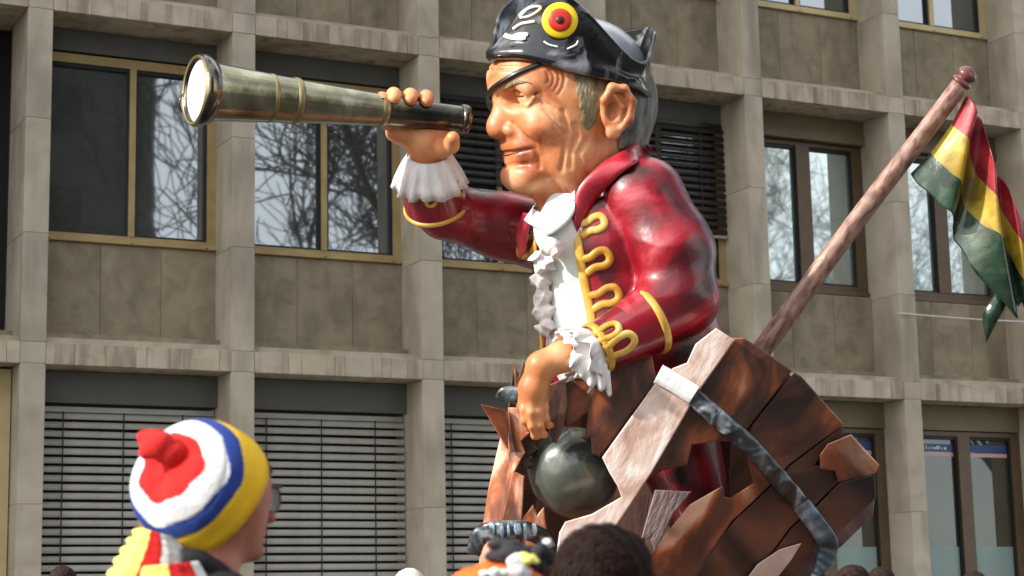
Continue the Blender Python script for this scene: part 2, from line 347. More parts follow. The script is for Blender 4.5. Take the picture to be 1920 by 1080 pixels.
# back wall core behind everything, roof
box('core_wall', (FX+NP0*FS-.4, FX+NP1*FS, .82, 6.0, 0, ZB+3*H+.6), M['dark'], bl)
box('roof', (FX+NP0*FS-.4, FX+NP1*FS, -.1, 6.0, ZB+3*H+.61, ZB+3*H+.9), M['pillar'], bl)
for i in range(0, NP1+1):
    t = FX+i*FS
    p = box('pillar', (t+.006, t+FW-.006, .006, DEP+.2, 0.1, ZB+3*H+.6), M['pillar'], bl)
    segs = []
    for k in (-1, 0, 1, 2):
        if k == -1: cuts = [0.13, 1.13+CAM_H, ZB]
        else: cuts = [zf(2.576, k), zf(3.57, k), zf(4.64, k), zf(5.681, k)]
        segs += list(zip(cuts[:-1], cuts[1:]))
        segs.append((zf(2.381, k+1), zf(2.576, k+1)) if k >= 0 else (ZB, ZB2))
    for a, b in segs:
        box('stone_block', (t, t+FW, 0, DEP+.19, a+.003, b-.003), M['pillar'], p, .004)
# ledges: one band per bay and floor, made of stone slabs
for k in (0, 1, 2, 3):
    for i in range(-1, NP1):
        a = FX+i*FS+FW+.002 if i >= 0 else FX-2.6; b = FX+(i+1)*FS-.002
        lg = box('ledge', (a, b, .02, .8, zf(2.385, k), zf(2.572, k)), M['ledge'], bl)
        x = a; rr = random.Random(i*17+k*5+3)
        while x < b-.01:
            wd = rr.choice([.1, .13, .17, .22, .28, .34]); e = min(b, x+wd)
            if b-e < .08: e = b
            box('stone_slab', (x+.0012, e-.0012, rr.uniform(-.0012, .0012), .05, zf(2.381, k), zf(2.576, k)), M['ledge'], lg, .003); x = e
        if k < 3:
            box('sill_moulding', (a, b, .10, .75, zf(2.577, k), zf(2.64, k)), M['pillar'], lg); box('sill_step', (a, b, .34, .75, zf(2.642, k), zf(2.72, k)), M['spandrel'], lg)
slat_cache = {}
def blind(parent, a, b, ztop, zbot, y, mat, tilt):
    bd = box('window_blind', (a, b, y+.02, y+.05, ztop-.05, ztop), mat, parent)
    for fr in (.15, .48, .81):
        x = a+(b-a)*fr; box('cord', (x-.006, x+.006, y-.036, y-.031, zbot, ztop-.051), M['gasket'], bd)
    key = (round(b-a, 3), mat.name, tilt)
    n = int((ztop-.05-zbot)/.0815)
    if key not in slat_cache:
        prof = [(-.0295, 0), (-.011, .012), (.009, .013), (.0295, .004)]
        c, s = math.cos(-tilt), math.sin(-tilt); V = []
        for xx in (0, b-a):
            for (v, wv) in prof: V.append((xx, -wv*c-v*s*.0+(-v*s), v*c-wv*s*.3))
            for (v, wv) in prof[::-1]: V.append((xx, -(wv-.003)*c-v*s, v*c-(wv-.003)*s*.3))
        F = gridF(2, 8, False, True)+[tuple(range(8)), tuple(range(8, 16))]
        slat_cache[key] = mesh('slat', V, F, mat, bd, smooth=False, local=True); first = True
    else: first = False
    proto = slat_cache[key]
    for q in range(n):
        loc = (a, y, ztop-.09-q*.0815)
        if first and q == 0: proto.location = loc
        else:
            cpy = copypart(proto, loc, bd); cpy.rotation_euler = (random.gauss(0, .035), random.gauss(0, .0015), 0)
    return bd
def window(parent, a, b, z0, z1, y, fm, gm, side, bot, top, mull, sillm=None):
    """frame round two panes"""
    V = [boxVF(a, a+side, y, y+.09, z0, z1), boxVF(b-side, b, y, y+.09, z0, z1), boxVF(a+side, b-side, y+.003, y+.09, z0, z0+bot), boxVF(a+side, b-side, y+.003, y+.09, z1-top, z1)]
    wdw = mesh('window', *joinVF(V), fm, parent, smooth=False, local=True)
    c = (a+b)/2+.03
    box('mullion', (c-mull/2, c+mull/2, y-.006, y+.088, z0+bot+.001, z1-top-.001), fm, wdw)
    for l, r in ((a+side+.001, c-mull/2-.001), (c+mull/2+.001, b-side-.001)):
        g = .022
        gk = [boxVF(l, l+g, y+.02, y+.085, z0+bot+.001, z1-top-.001), boxVF(r-g, r, y+.02, y+.085, z0+bot+.001, z1-top-.001), boxVF(l+g, r-g, y+.02, y+.085, z0+bot+.001, z0+bot+g), boxVF(l+g, r-g, y+.02, y+.085, z1-top-g*1.6, z1-top-.001)]
        mesh('sash', *joinVF(gk), M['gasket'], wdw, smooth=False, local=True)
        box('pane', (l+g, r-g, y+.06, y+.07, z0+bot+g, z1-top-g*1.6), gm, wdw)
    box('sill', (a-.0, b, y-.035, y+.002, z0+.004, z0+.055), fm, wdw, .004)
    for x in (a+.1, c, b-.1): box('drain_cap', (x-.014, x+.014, y-.039, y-.0352, z0+.012, z0+.022), M['brown'], wdw)
    return wdw
for k in (0, 1, 2):
    for i in range(0, NP1):
        a = FX+i*FS+FW; b = FX+(i+1)*FS
        sp = box('spandrel', (a, b, DEP+.02, DEP+.25, zf(2.66, k), zf(3.613, k)), M['spandrel'], bl)
        cuts = [a, a+.607, a+1.19, b]
        for c0, c1 in zip(cuts[:-1], cuts[1:]): box('panel', (c0+.0015, c1-.0015, DEP+random.uniform(-.002, .003), DEP+.1, zf(2.722, k), zf(3.608, k)), M['spandrel'], sp, .003)
        brown = (k == 0 and i >= 4)
        if brown:
            bx = box('blind_box', (a, b, DEP-.02, DEP+.2, zf(5.40, k), zf(5.679, k)), M['olive'], bl); box('box_lip', (a, b, DEP-.035, DEP-.021, zf(5.40, k), zf(5.50, k)), M['olive'], bx)
            window(bl, a, b, zf(3.613, k), zf(5.385, k), DEP+.05, M['brown'], M['glass2'], .14, .12, .045, .18)
        else:
            bx = box('blind_box', (a, b, DEP, DEP+.2, zf(5.464, k), zf(5.679, k)), M['greybox'], bl)
            window(bl, a, b, zf(3.613, k), zf(5.44, k), DEP, M['cream'] if k else M['gold'], M['glass'], .088, .088, .088, .062)
            if k == 0 and i in (2, 3):
                blind(bl, a+.01, b-.01, zf(5.455, 0), zf({2: 4.45, 3: 4.17}[i], 0), DEP-.045, M['dslat'], .30)
                box('bottom_rail', (a+.01, b-.01, DEP-.07, DEP-.035, zf({2: 4.425, 3: 4.145}[i], 0), zf({2: 4.455, 3: 4.175}[i], 0)), M['slat'], bl)
# ground floor
for i in range(-1, NP1):
    a = FX+i*FS+FW; b = FX+(i+1)*FS
    if i == -1:
        box('door_panel', (a-.9, FX-.14, .40, .5, 0.13, ZB-.01), M['cream'], bl); box('door_post', (FX-.12, FX-.012, .3, .5, 0.13, ZB-.02), M['cream'], bl); continue
    G = .40
    if i <= 3:
        box('blind_box', (a, b, G, G+.3, zf(2.088, 0), ZB-.003), M['greybox'], bl)
        blind(bl, a+.01, b-.01, zf(2.06, 0), zf(-.75, 0), G+.06, M['slat'], .30)
        box('spandrel', (a, b, G, G+.3, .13, zf(-.78, 0)), M['spandrel'], bl)
    else:
        box('blind_box', (a, b, G-.02, G+.3, zf(2.093, 0), ZB-.003), M['olive'], bl)
        wdw = window(bl, a, b, .2, zf(2.08, 0), G, M['brown'], M['shopglass'], .13, .12, .05, .17)
        c = (a+b)/2+.03
        for l, r in ((a+.13+.024, c-.085-.024), (c+.085+.024, b-.13-.024)):
            box('blue_stripe', (l, r, G+.056, G+.0595, zf(1.855, 0), zf(1.94, 0)), M['blue'], wdw)
            box('pink_stripe', (l, r, G+.056, G+.0595, zf(1.80, 0), zf(1.845, 0)), M['pinkst'], wdw)
            box('frosted_film', (l, r, G+.056, G+.0595, .2+.145, zf(.767, 0)), M['frost'], wdw)
        if i % 2 == 1:
            l = a+.17; rr = random.Random(i); st = []
            for q in range(13):
                x = l+.03+q*.038; st.append(boxVF(x, x+rr.choice([.012, .024, .028]), G+.0535, G+.0555, zf(1.878, 0), zf(rr.choice([1.905, 1.915, 1.92]), 0)))
            mesh('faint_lettering', *joinVF(st), M['white'], wdw, smooth=False, local=True)
box('sun_block_wing', (FX-16, FX-2.4, -.35, 6.0, .1, ZB+3*H+.6), M['spandrel'], bl)  # unseen wing, added to keep the sun off the first pillar
# loggia beside the first pillar, its shade put into near-black walls
box('loggia_side', (FX+.01, FX+.22, DEP+.2, 3.2, ZB2, ZB+3*H), M['dark'], bl)
box('loggia_back', (FX-3, FX, 3.0, 3.2, ZB2, ZB+3*H), M['dark'], bl)
box('loggia_soffit', (FX-3, FX-.03, .1, 3.0, zf(5.69, 0), zf(5.85, 0)), M['soffit'], bl)
# thin cable slung along the facade
cbx = np.linspace(FX+4*FS+1.9, FX+8*FS, 40); cbp = np.stack([cbx, np.full(40, -.03), 3.345+CAM_H-.012*np.abs(np.sin((cbx-FX)/FS*math.pi))], 1)
mesh('cable', *tube(cbp, .009, seg=6), M['cable'], bl, local=True)

# block across the street and bare street trees (they are what the panes reflect)
fb = thing('apartment_block', 'dark rendered block standing across the street, mirrored in the left window panes', 'building', (14.2, -15.4, 0), rotz=FA)
ORG[fb.name] = np.zeros(3)
box('wall', (-11, 9.8, -9, 0, 0, 30), M['plaster'], fb); box('roof', (-11.3, 10.1, -9.3, .3, 30.01, 30.4), M['pillar'], fb)
for zz in (3.5, 6.7, 9.9, 13.1, 16.3, 19.5, 22.7):
    for q in range(7): box('window', (-9.5+q*2.6, -8.1+q*2.6, .004, .05, zz, zz+1.5), M['dark'], fb)
def bare_tree(seed, Hh, thin=.026, twig=.013, more=.35):
    r = random.Random(seed); tr = [[], []]
    def grow(p, d, L, rad, lv):
        n = 5; pts = [p]; rs = [rad]; q = Vector(p); dd = Vector(d)
        for i in range(n):
            dd = (dd+Vector((r.gauss(0, .16), r.gauss(0, .16), r.gauss(.05, .08)))).normalized(); q = q+dd*L/n; pts.append(tuple(q)); rs.append(rad*(1-.55*(i+1)/n))
            if lv < 5 and i >= (1 if lv else 2):
                for _ in range(1+(r.random() < more) if lv < 4 else 1+(r.random() < .5)):
                    ax = Vector((r.gauss(0, 1), r.gauss(0, 1), r.gauss(.25, .6))).normalized(); nd = (dd*.75+ax*.8).normalized()
                    grow(tuple(q), nd, L*r.uniform(.5, .78), rs[-1]*.62, lv+1)
        tr[0 if lv == 0 else 1].append(tube(pts, np.maximum(rs, twig), seg=6 if lv < 2 else 3, ends=False))
    grow((0, 0, -.1), (0, 0, 1), Hh*.62, Hh*thin, 0)
    return joinVF(tr[0]), joinVF(tr[1])
nrm = Vector((math.sin(FA), -math.cos(FA), 0)); fdir = Vector((math.cos(FA), math.sin(FA), 0))
def tree_at(t, dist): v = Vector((0, FD, 0))+fdir*t+nrm*dist; return (v.x, v.y, 0)
tv = [bare_tree(3, 13), bare_tree(11, 12, .018, .011, .1)]
tms = []
for (tt, dd, which, sc, rz, lab) in [(2.4, 11.5, 0, 1.0, 0, 'tall bare street tree mirrored in the second window from the left'), (6.6, 12.5, 0, .8, 1.2, 'bare street tree across the road behind the photographer, mirrored in the blind-covered bays'), (19, 18, 1, .9, 2.2, 'slender bare street tree mirrored in the brown framed window'), (26, 20, 1, .9, .5, 'bare street tree farthest along the road, mirrored behind the flag')]:
    tb = thing('bare_tree', lab, 'tree', tree_at(tt, dd), 'bare street trees reflected in the windows')
    if len(tms) <= which:
        (tV, tF), (cV, cF) = tv[which]
        t1 = mesh('trunk', tV, tF, M['bark'], tb, local=True, fixn=False); t2 = mesh('crown', cV, cF, M['bark'], tb, local=True, fixn=False); tms.append((t1, t2))
    else:
        for o in tms[which]: copypart(o, (0, 0, 0), tb)
    tb.scale = (sc,)*3; tb.rotation_euler = (0, 0, rz)

# ================================================================== FLOAT WAGON (below the frame)
wc = W([[1240, 1100, 0]])[0]
wg = thing('float_wagon', 'red skirted carnival float wagon carrying the broken barrel', 'wagon', (wc[0], wc[1], 0)); ORG[wg.name] = np.zeros(3)
box('deck', (-1.3, 1.4, -.85, .85, 1.42, 1.55), M['wooddark'], wg, .01); box('skirt', (-1.25, 1.35, -.8, .8, .32, 1.42), M['wagon'], wg, .01)
for x in (-.8, .9):
    for y in (-.86, .86):
        V, F = revolve((x, y-.1, .33), (0, 1, 0), [(0, .02), (0, .2), (0, .33), (.04, .34), (.16, .34), (.2, .33), (.2, .2), (.2, .02)], 24, (0, 0, 1)); mesh('wheel', V, F, M['tyre'], wg, local=True)

# ================================================================== BROKEN BARREL
def qB(x, y):
    c = (x-1300)*.75+(y-720)*.66; return 205-max(c, 0)**2/700
org_barrel = W([[1250, 1090, 0]])[0]
br = thing('broken_barrel', 'smashed brown wooden barrel with splintered staves round the pirate', 'barrel', org_barrel)
def plank(name, poly, q, mat, d=(-.6, .8), thick=22, parent=None, bev=2.2, label=None, edge=None):
    P = np.array(poly, float); n = len(P)
    Q = np.array([q(x, y) for x, y in P]) if callable(q) else np.broadcast_to(np.asarray(q, float), (n,)).copy()
    A = np.column_stack([P, Q]); B = A.copy(); B[:, 2] -= thick
    d = np.array(d, float); d /= np.linalg.norm(d); e = np.array([-d[1], d[0]])
    off = rng.uniform(0, 5, 2)
    Wd = W(np.vstack([A, B]))
    me = bpy.data.meshes.new(name); 
    F = [tuple(range(n)), tuple(range(2*n-1, n-1, -1))]+[(i, i+n, (i+1) % n+n, (i+1) % n) for i in range(n)]
    par = parent or br
    o = mesh(name, Wd, F, [mat, edge or mat], par, smooth=False)
    bm = bmesh.new(); bm.from_mesh(o.data); bm.faces.ensure_lookup_table()
    for i, f in enumerate(bm.faces): f.material_index = 0 if i < 2 else 1
    fr = bm.faces[0]
    bmesh.ops.bevel(bm, geom=list(fr.edges), offset=bev*SC, segments=1, affect='EDGES', clamp_overlap=True)
    bmesh.ops.triangulate(bm, faces=[f for f in bm.faces if len(f.verts) > 4])
    uvl = bm.loops.layers.uv.new('UVMap')
    R3 = RGT; U3 = UPV
    base = ORG[par.name] if par.name in ORG else ORG[br.name]
    for f in bm.faces:
        for l in f.loops:
            v = np.array(l.vert.co); a = v@R3/SC; b_ = -(v@U3)/SC; z = v@FWD/SC
            l[uvl].uv = ((a*d[0]+b_*d[1])/400+off[0], (a*e[0]+b_*e[1])/400+z/400+off[1])
    bm.to_mesh(o.data); bm.free()
    if label: o['label'] = label
    return o
plank('stave', [(1288, 680), (1304, 645), (1343, 615), (1378, 638), (1316, 725), (1298, 755), (1220, 889), (1144, 1003), (1100, 1060), (1040, 1060), (1049, 998), (1060, 978), (1109, 964), (1165, 932), (1158, 912), (1142, 885), (1129, 858), (1229, 718), (1262, 690)], 212, M['woodsunlit'], (-.5, .86), 34, label='stave coloured in its sunlit pale pink with a splintered lower end')
plank('stave', [(1372, 634), (1394, 633), (1440, 662), (1485, 695), (1406, 798), (1395, 815), (1385, 828), (1343, 828), (1297, 834), (1288, 872), (1246, 881), (1216, 896), (1292, 757), (1312, 727)], lambda x, y: qB(x, y)-12, M['wood'], (-.6, .8), 26)
plank('stave', [(1490, 698), (1503, 706), (1582, 795), (1478, 872), (1448, 906), (1371, 978), (1288, 1100), (1190, 1100), (1215, 1045), (1260, 987), (1293, 946), (1330, 925), (1355, 911), (1358, 931), (1369, 934), (1413, 906), (1399, 853), (1392, 835), (1410, 798)], lambda x, y: qB(x, y)-14, M['wood'], (-.68, .72), 26, edge=M['woodrim'])
plank('stave', [(1481, 874), (1583, 798), (1580, 815), (1545, 845), (1527, 872), (1568, 880), (1573, 902), (1530, 945), (1480, 990), (1400, 1100), (1291, 1100), (1374, 980), (1451, 908)], lambda x, y: qB(x, y)-16, M['wooddark'], (-.72, .70), 24)
plank('splinter', [(1596, 814), (1649, 872), (1641, 888), (1600, 897), (1571, 904), (1566, 884), (1538, 878), (1537, 853), (1552, 832)], lambda x, y: qB(x, y)+6, M['wood'], (-.75, .66), 16, edge=M['woodrim'], bev=3)
plank('stave', [(1574, 905), (1640, 890), (1643, 934), (1565, 1005), (1530, 1022), (1480, 1100), (1403, 1100), (1483, 992), (1533, 947)], lambda x, y: qB(x, y)-18, M['wooddark'], (-.78, .62), 24)
plank('stave', [(1641, 928), (1637, 966), (1577, 1025), (1542, 1050), (1505, 1100), (1470, 1100), (1524, 1015), (1560, 998)], lambda x, y: qB(x, y)-24, M['woodgrey'], (-.78, .62), 24)
plank('splinter', [(1228, 918), (1297, 922), (1262, 965), (1228, 1034), (1220, 1014), (1224, 1003), (1212, 1012), (1202, 1009)], 214, M['woodgrey'], (-.4, .9), 14)
plank('splinter', [(1395, 1092), (1420, 1058), (1462, 1030), (1503, 1018), (1484, 1050), (1450, 1092)], lambda x, y: qB(x, y)-2, M['woodsunlit'], (-.7, .7), 10)
# planks between the arm and the cannonball
plank('splinter', [(1027, 722), (1062, 708), (1066, 760), (1057, 800), (1043, 832), (1033, 828), (1026, 790)], 165, M['wooddark'], (-.05, 1), 20)
plank('stave', [(1062, 705), (1130, 680), (1222, 664), (1232, 716), (1190, 770), (1144, 832), (1124, 857), (1110, 850), (1107, 818), (1097, 826), (1101, 774), (1062, 802), (1056, 770)], 148, M['wood'], (-.45, .9), 24)
# left stave bundle
plank('stave', [(951, 766), (938, 820), (916, 915), (905, 985), (898, 1060), (940, 1060), (945, 980), (957, 845)], [95, 95, 90, 85, 80, 105, 110, 112], M['wood'], (-.15, 1), 24)
plank('stave', [(952, 764), (982, 764), (994, 812), (978, 827), (985, 848), (966, 884), (983, 893), (979, 973), (975, 1060), (940, 1060), (940, 978), (956, 848)], [118, 128, 128, 125, 122, 120, 122, 122, 122, 112, 112, 112], M['wood'], (-.1, 1), 24)
plank('stave', [(963, 677), (972, 704), (981, 676), (990, 700), (996, 674), (1003, 720), (1000, 770), (985, 800), (968, 780)], 84, M['wood'], (-.1, 1), 20)
plank('splinter', [(900, 757), (948, 768), (952, 800), (953, 845), (932, 810)], [150, 132, 130, 132, 140], M['wood'], (.4, .9), 12)
plank('splinter', [(976, 975), (1000, 946), (1007, 966), (1020, 950), (1026, 992), (1020, 1060), (976, 1060)], 118, M['wood'], (-.1, 1), 16)
plank('splinter', [(975, 822), (1004, 812), (998, 834), (1012, 842), (990, 858), (1002, 872), (980, 884)], 96, M['wooddark'], (-1, .2), 16)
# far wall of the barrel, interior shade put into its dark wood
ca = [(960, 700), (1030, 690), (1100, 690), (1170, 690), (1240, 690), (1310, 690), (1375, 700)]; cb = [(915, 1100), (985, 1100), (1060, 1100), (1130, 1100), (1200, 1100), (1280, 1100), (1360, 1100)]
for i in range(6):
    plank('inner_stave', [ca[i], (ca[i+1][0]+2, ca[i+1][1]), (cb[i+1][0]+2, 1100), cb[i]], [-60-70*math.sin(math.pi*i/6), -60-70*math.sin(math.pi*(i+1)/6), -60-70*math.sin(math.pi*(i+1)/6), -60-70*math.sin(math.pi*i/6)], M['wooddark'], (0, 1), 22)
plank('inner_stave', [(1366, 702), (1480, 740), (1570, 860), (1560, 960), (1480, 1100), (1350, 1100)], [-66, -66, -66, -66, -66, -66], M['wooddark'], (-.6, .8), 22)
plank('inner_stave', [(1385, 645), (1480, 702), (1572, 800), (1600, 850), (1630, 900), (1622, 955), (1530, 1045), (1490, 1100), (1300, 1100), (1425, 905), (1412, 830), (1395, 815), (1300, 790), (1330, 730)], lambda x, y: qB(x, y)-62, M['wooddark'], (-.68, .72), 12, bev=.5)  # dark liner added behind the right staves so their gaps read dark
# hoops
def ribbon(name, path, width, qf, thick, mat, parent, n=60, wob=0):
    P = spline(path, n); T = np.gradient(P, axis=0); T /= np.linalg.norm(T, axis=1, keepdims=True); Nn = np.stack([-T[:, 1], T[:, 0]], 1)
    wd = (np.interp(np.linspace(0, 1, n), np.linspace(0, 1, len(width)), width) if hasattr(width, '__len__') else np.full(n, width)); rows = []
    for s, z in ((-.5, 0), (-.44, thick*.8), (-.2, thick), (.2, thick), (.44, thick*.8), (.5, 0)):
        xy = P+Nn*(wd*s)[:, None]; q = np.array([qf(x, y) for x, y in P])+z+wob*np.sin(np.arange(n)*.9+s*3)
        rows.append(np.column_stack([xy, q]))
    V = np.stack(rows, 1).reshape(-1, 3); F = gridF(n, 6, False, True)+[tuple(range(6)), tuple(range((n-1)*6, n*6))]
    return mesh(name, W(V), F, mat, parent)
qh = lambda x, y: max(qB(x, y), qB(x, y))+2
ho = ribbon('hoop', [(1300, 742), (1345, 783), (1400, 830), (1450, 885), (1500, 945)], 37, qh, 12, M['hoop'], br, wob=1.2)
ribbon('hoop_end', [(1502, 946), (1532, 985), (1552, 1020), (1545, 1052), (1530, 1078)], [36, 38, 40, 34, 14], qh, 12, M['hoopblue'], ho, wob=1.5)
ribbon('hoop_end', [(1234, 701), (1262, 716), (1302, 741)], 39, lambda x, y: 215, 9, M['hoopwhite'], ho)
ribbon('hoop', [(930, 746), (946, 738), (972, 742)], [6, 30, 34], lambda x, y: 118+(x-926)*.35, 6, M['hoop'], br, 16)
lp = [(888, 1040), (896, 1012), (912, 998), (948, 993), (990, 996), (1018, 1010), (1030, 1030)]
hb = ribbon('hoop', lp, [26, 34, 36, 36, 36, 34, 28], lambda x, y: 150-((x-955)/75)**2*40, 10, M['hoop'], br, 50, wob=1.5)
for (x, l, w_) in ((926, 20, 2.5), (941, 30, 4), (953, 24, 3), (970, 20, 8), (984, 30, 4), (1001, 22, 6)):
    qq = lambda y: 161-((x-955)/75)**2*40+1.5-((y-993)/20)**2*2
    mesh('paint_drip', *(lambda v, f: (W(v), f))(*tube(np.array([[x, 981, qq(981)], [x+1, 983+l*.5, qq(990)], [x+1, 983+l, qq(1000)]]), [w_*.7, w_, w_*.5], h=[.8, 1.2, .6])), M['hoopblue'], hb)

# cannonball
cbl = thing('cannonball', 'dark gunmetal cannonball stuck in the smashed barrel under the pirate\'s hand', 'cannonball', W([[1076, 886, 95]])[0])
def bsdf(P):
    n = P-np.array([1076, 886, 60]); return np.linalg.norm(n, axis=1)-87+2.2*np.sin(P[:, 0]*.07+1)*np.sin(P[:, 1]*.06)*np.sin(P[:, 2]*.08)
V, F = surfnet(bsdf, (980, 790, -40), (1172, 982, 156), 4.5); mesh('ball', W(V), F, M['ball'], cbl)
V, F = tube(np.array([[1022, 800, 112], [1028, 786, 116], [1026, 772, 110]]), 3); mesh('wire_loop', W(V), F, M['slat'], cbl)

# ================================================================== PIRATE
PSI = math.radians(20)
FL = np.array([[-math.cos(PSI), 0, math.sin(PSI)], [math.sin(PSI), 0, math.cos(PSI)], [0, -1, 0]]); HO = np.array([1075, 230, 0.])
def HL(P): return HO+np.atleast_2d(P)@FL
pr_ = thing('pirate_figure', 'giant painted carnival pirate with black tricorn, eye patch and red gold-braided coat', 'carnival figure', W([[1160, 700, 0]])[0])
def skull(P):
    d = ell(P, (0, 0, 40), (152, 114, 128))
    d = smin(d, ell(P, (70, 0, 88), (97, 94, 52)), 30)
    S = P.copy(); S[:, 1] = np.abs(P[:, 1])
    return smin(d, cap(S, (144, 8, 64), (114, 74, 64), 17, 14), 18)
def headbase(P):
    S = P.copy(); S[:, 1] = np.abs(P[:, 1])
    d = skull(P)
    d = smin(d, ell(P, (28, 0, -35), (98, 94, 94)), 30)
    d = smin(d, ell(S, (14, 64, -72), (56, 36, 54)), 30)           # jowl
    d = smin(d, ell(P, (96, 0, -99), (44, 62, 36)), 20)          # chin
    d = smin(d, cap(P, (-25, 0, -70), (-30, 0, -240), 86, 92), 26) # neck
    d = smin(d, cap(P, (62, 0, -112), (18, 0, -160), 26, 40), 22)  # double chin
    d = smin(d, ell(S, (84, 64, -6), (36, 36, 34)), 22)            # cheek
    d = smax(d, -ell(S, (142, 47, 44), (34, 25, 19)), 14)          # socket
    d = smin(d, ell(S, (99, 57, 46), (26, 27, 20)), 4)             # eyeball
    d = smin(d, cap(S, (124, 38, 26), (94, 78, 28), 7, 6), 9)      # bag
    d = smin(d, chain(S, [(125, 34, 55), (120, 54, 62), (100, 76, 54)], [5, 6, 5], 6), 6)    # lid fold
    d = smin(d, cap(P, (134, 0, 44), (149, 0, 2), 16, 20), 14)     # nose
    d = smin(d, ell(P, (147, 0, -11), (25, 25, 21)), 11)
    d = smin(d, ell(S, (125, 28, -14), (23, 16, 15)), 7)
    d = smax(d, -ell(S, (142, 13, -36), (11, 9, 8)), 4)
    d = smin(d, ell(P, (98, 0, -44), (42, 62, 34)), 16)            # muzzle
    d = smin(d, chain(S, [(129, 0, -50), (117, 34, -46), (96, 62, -38)], [13, 11, 7], 8), 10)  # upper lip
    d = smin(d, chain(S, [(122, 0, -74), (112, 32, -69), (94, 58, -58)], [12, 10, 6], 8), 14)  # lower lip
    e = ell(S, (-40, 118, 24), (30, 12, 44)); e = smin(e, chain(S, [(-22, 120, 14), (-16, 126, 42), (-30, 131, 66), (-54, 133, 64), (-69, 133, 40), (-64, 130, 8), (-48, 125, -12)], [6, 7, 8, 8, 8, 7, 7]), 4)
    e = smin(e, ell(S, (-36, 120, -17), (15, 11, 15)), 5)
    e = smin(e, chain(S, [(-34, 128, 50), (-50, 129, 30), (-46, 126, 4)], [5.5, 5.5, 5]), 3)
    e = smax(e, -ell(S, (-31, 136, 20), (12, 22, 20)), 4); e = smax(e, -ell(S, (-50, 139, 46), (10, 9, 14)), 4)
    return smin(d, e, 6)
def snapf(f, L, off=0, it=25):
    L = np.array(L, float)
    for _ in range(it): L = L-grad(f, L)*((f(L)-off)*.8)[:, None]
    return L
GRV = []
def groove(pts, r, k): GRV.append((snapf(headbase, pts, .4), r, k))
groove([(134, 40, 50), (124, 50, 48), (114, 62, 48), (100, 72, 50)], [2.2, 2.6, 2.6, 1.8], 2); groove([(134, 38, 58), (126, 48, 70), (112, 64, 71), (98, 80, 58)], [2, 3, 3, 1.6], 4)
LID = snapf(headbase, [(127, 43, 53), (122, 48, 60), (113, 55, 64), (104, 63, 60), (98, 69, 51), (104, 64, 43), (114, 55, 40), (122, 48, 44), (127, 43, 52)], .6)            # closed eye
groove([(128, 34, 38), (122, 50, 33), (112, 66, 33)], [2, 2.4, 1.6], 3)
groove([(156, 0, -62), (146, 24, -59), (124, 48, -53), (100, 66, -46)], [4.6, 4.6, 4.2, 3], 3.5)     # mouth
groove([(136, 42, -4), (120, 58, -22), (106, 72, -42), (100, 74, -66)], [3, 5, 5, 2.5], 8)            # nose fold
groove([(102, 72, -50), (94, 72, -66), (92, 66, -84)], [1.6, 2.6, 1.2], 7)
groove([(136, 0, -84), (122, 30, -81), (108, 46, -80)], [2.6, 2.4, 1.5], 9)
for k in range(4):
    r = 14+k*10; groove([(99-r*math.cos(t), 100, 84+r*1.05*math.sin(t)) for t in np.linspace(-.75, .95, 6)], [1.4, 2.4, 3, 3, 2.4, 1.4], 4)
for k in range(3): groove([(96-k*4, 84, 40-k*9), (80-k*3, 92, 32-k*15), (64-k*4, 100, 20-k*22)], [2.4, 2.2, 1.2], 4)
for k in range(2): groove([(140-k*6, -60, 100+k*14), (162-k*4, -20, 99+k*14), (164-k*4, 20, 98+k*14), (142-k*4, 64, 100+k*14)], [1.2, 2, 2, 1.2], 4)
for k in range(3): groove([(58-k*23, 104, 22-k*26), (50-k*19, 108, -18-k*9), (56-k*14, 104, -58), (60-k*19, 94, -92+k*9)], [.6, 1.4+.3*k, 1.1, .5], 10)
groove([(150, 14, 62), (152, 12, 50), (146, 18, 40)], [1.5, 2.5, 1.5], 4)
for k in range(2): groove([(48-k*26, 84, -140-k*8), (28-k*20, 88, -170), (10-k*12, 90, -205)], [1.5, 3, 2], 8)
def headsdf(P):
    d = headbase(P); S = P.copy(); S[:, 1] = np.abs(P[:, 1])
    for pts, r, k in GRV: d = smax(d, -chain(S if pts[0][1] >= 0 and pts[-1][1] > 0 and abs(pts[0][1]) < 150 and pts[0][1] > -1 else P, pts, r, 2), k)
    d = smin(d, chain(S, LID, [2.6, 3.2, 3.6, 3.4, 2.8, 3.0, 3.2, 3.0, 2.6], 2), 2.5)
    return d+1.0*np.sin(P[:, 0]*.05+2)*np.sin(P[:, 1]*.06)*np.sin(P[:, 2]*.055+1)
V, F = surfnet(headsdf, (-165, -150, -215), (200, 150, 180), 3.0)
head = mesh('head', W(HL(V)), F, M['skin'], pr_)
def facetube(name, pts, w_, h_, off, mat, k=30):
    L = snapf(headsdf, spline(pts, k), off, 12); t_ = np.sin(np.linspace(.12, math.pi-.12, k))
    return mesh(name, *(lambda v, f: (W(HL(v)), f))(*tube(L, w_*t_, N=grad(headbase, L, 4), h=h_*t_)), mat, head)
for sg in (1, -1):
    facetube('eyelash', [(130, sg*42, 50), (122, sg*50, 49), (113, sg*60, 49), (103, sg*70, 51)], 2.4, 1.4, .2, M['paintline'])
    facetube('eyebrow', [(146, sg*24, 64), (142, sg*42, 74), (130, sg*62, 78), (112, sg*80, 70)], 5, 3.0, .6, M['sideburn'])
facetube('mouth_line', [(98, -66, -46), (122, -48, -54), (140, 0, -61), (122, 48, -54), (98, 66, -46)], 1.8, 1.0, .0, M['paintline'], 60)
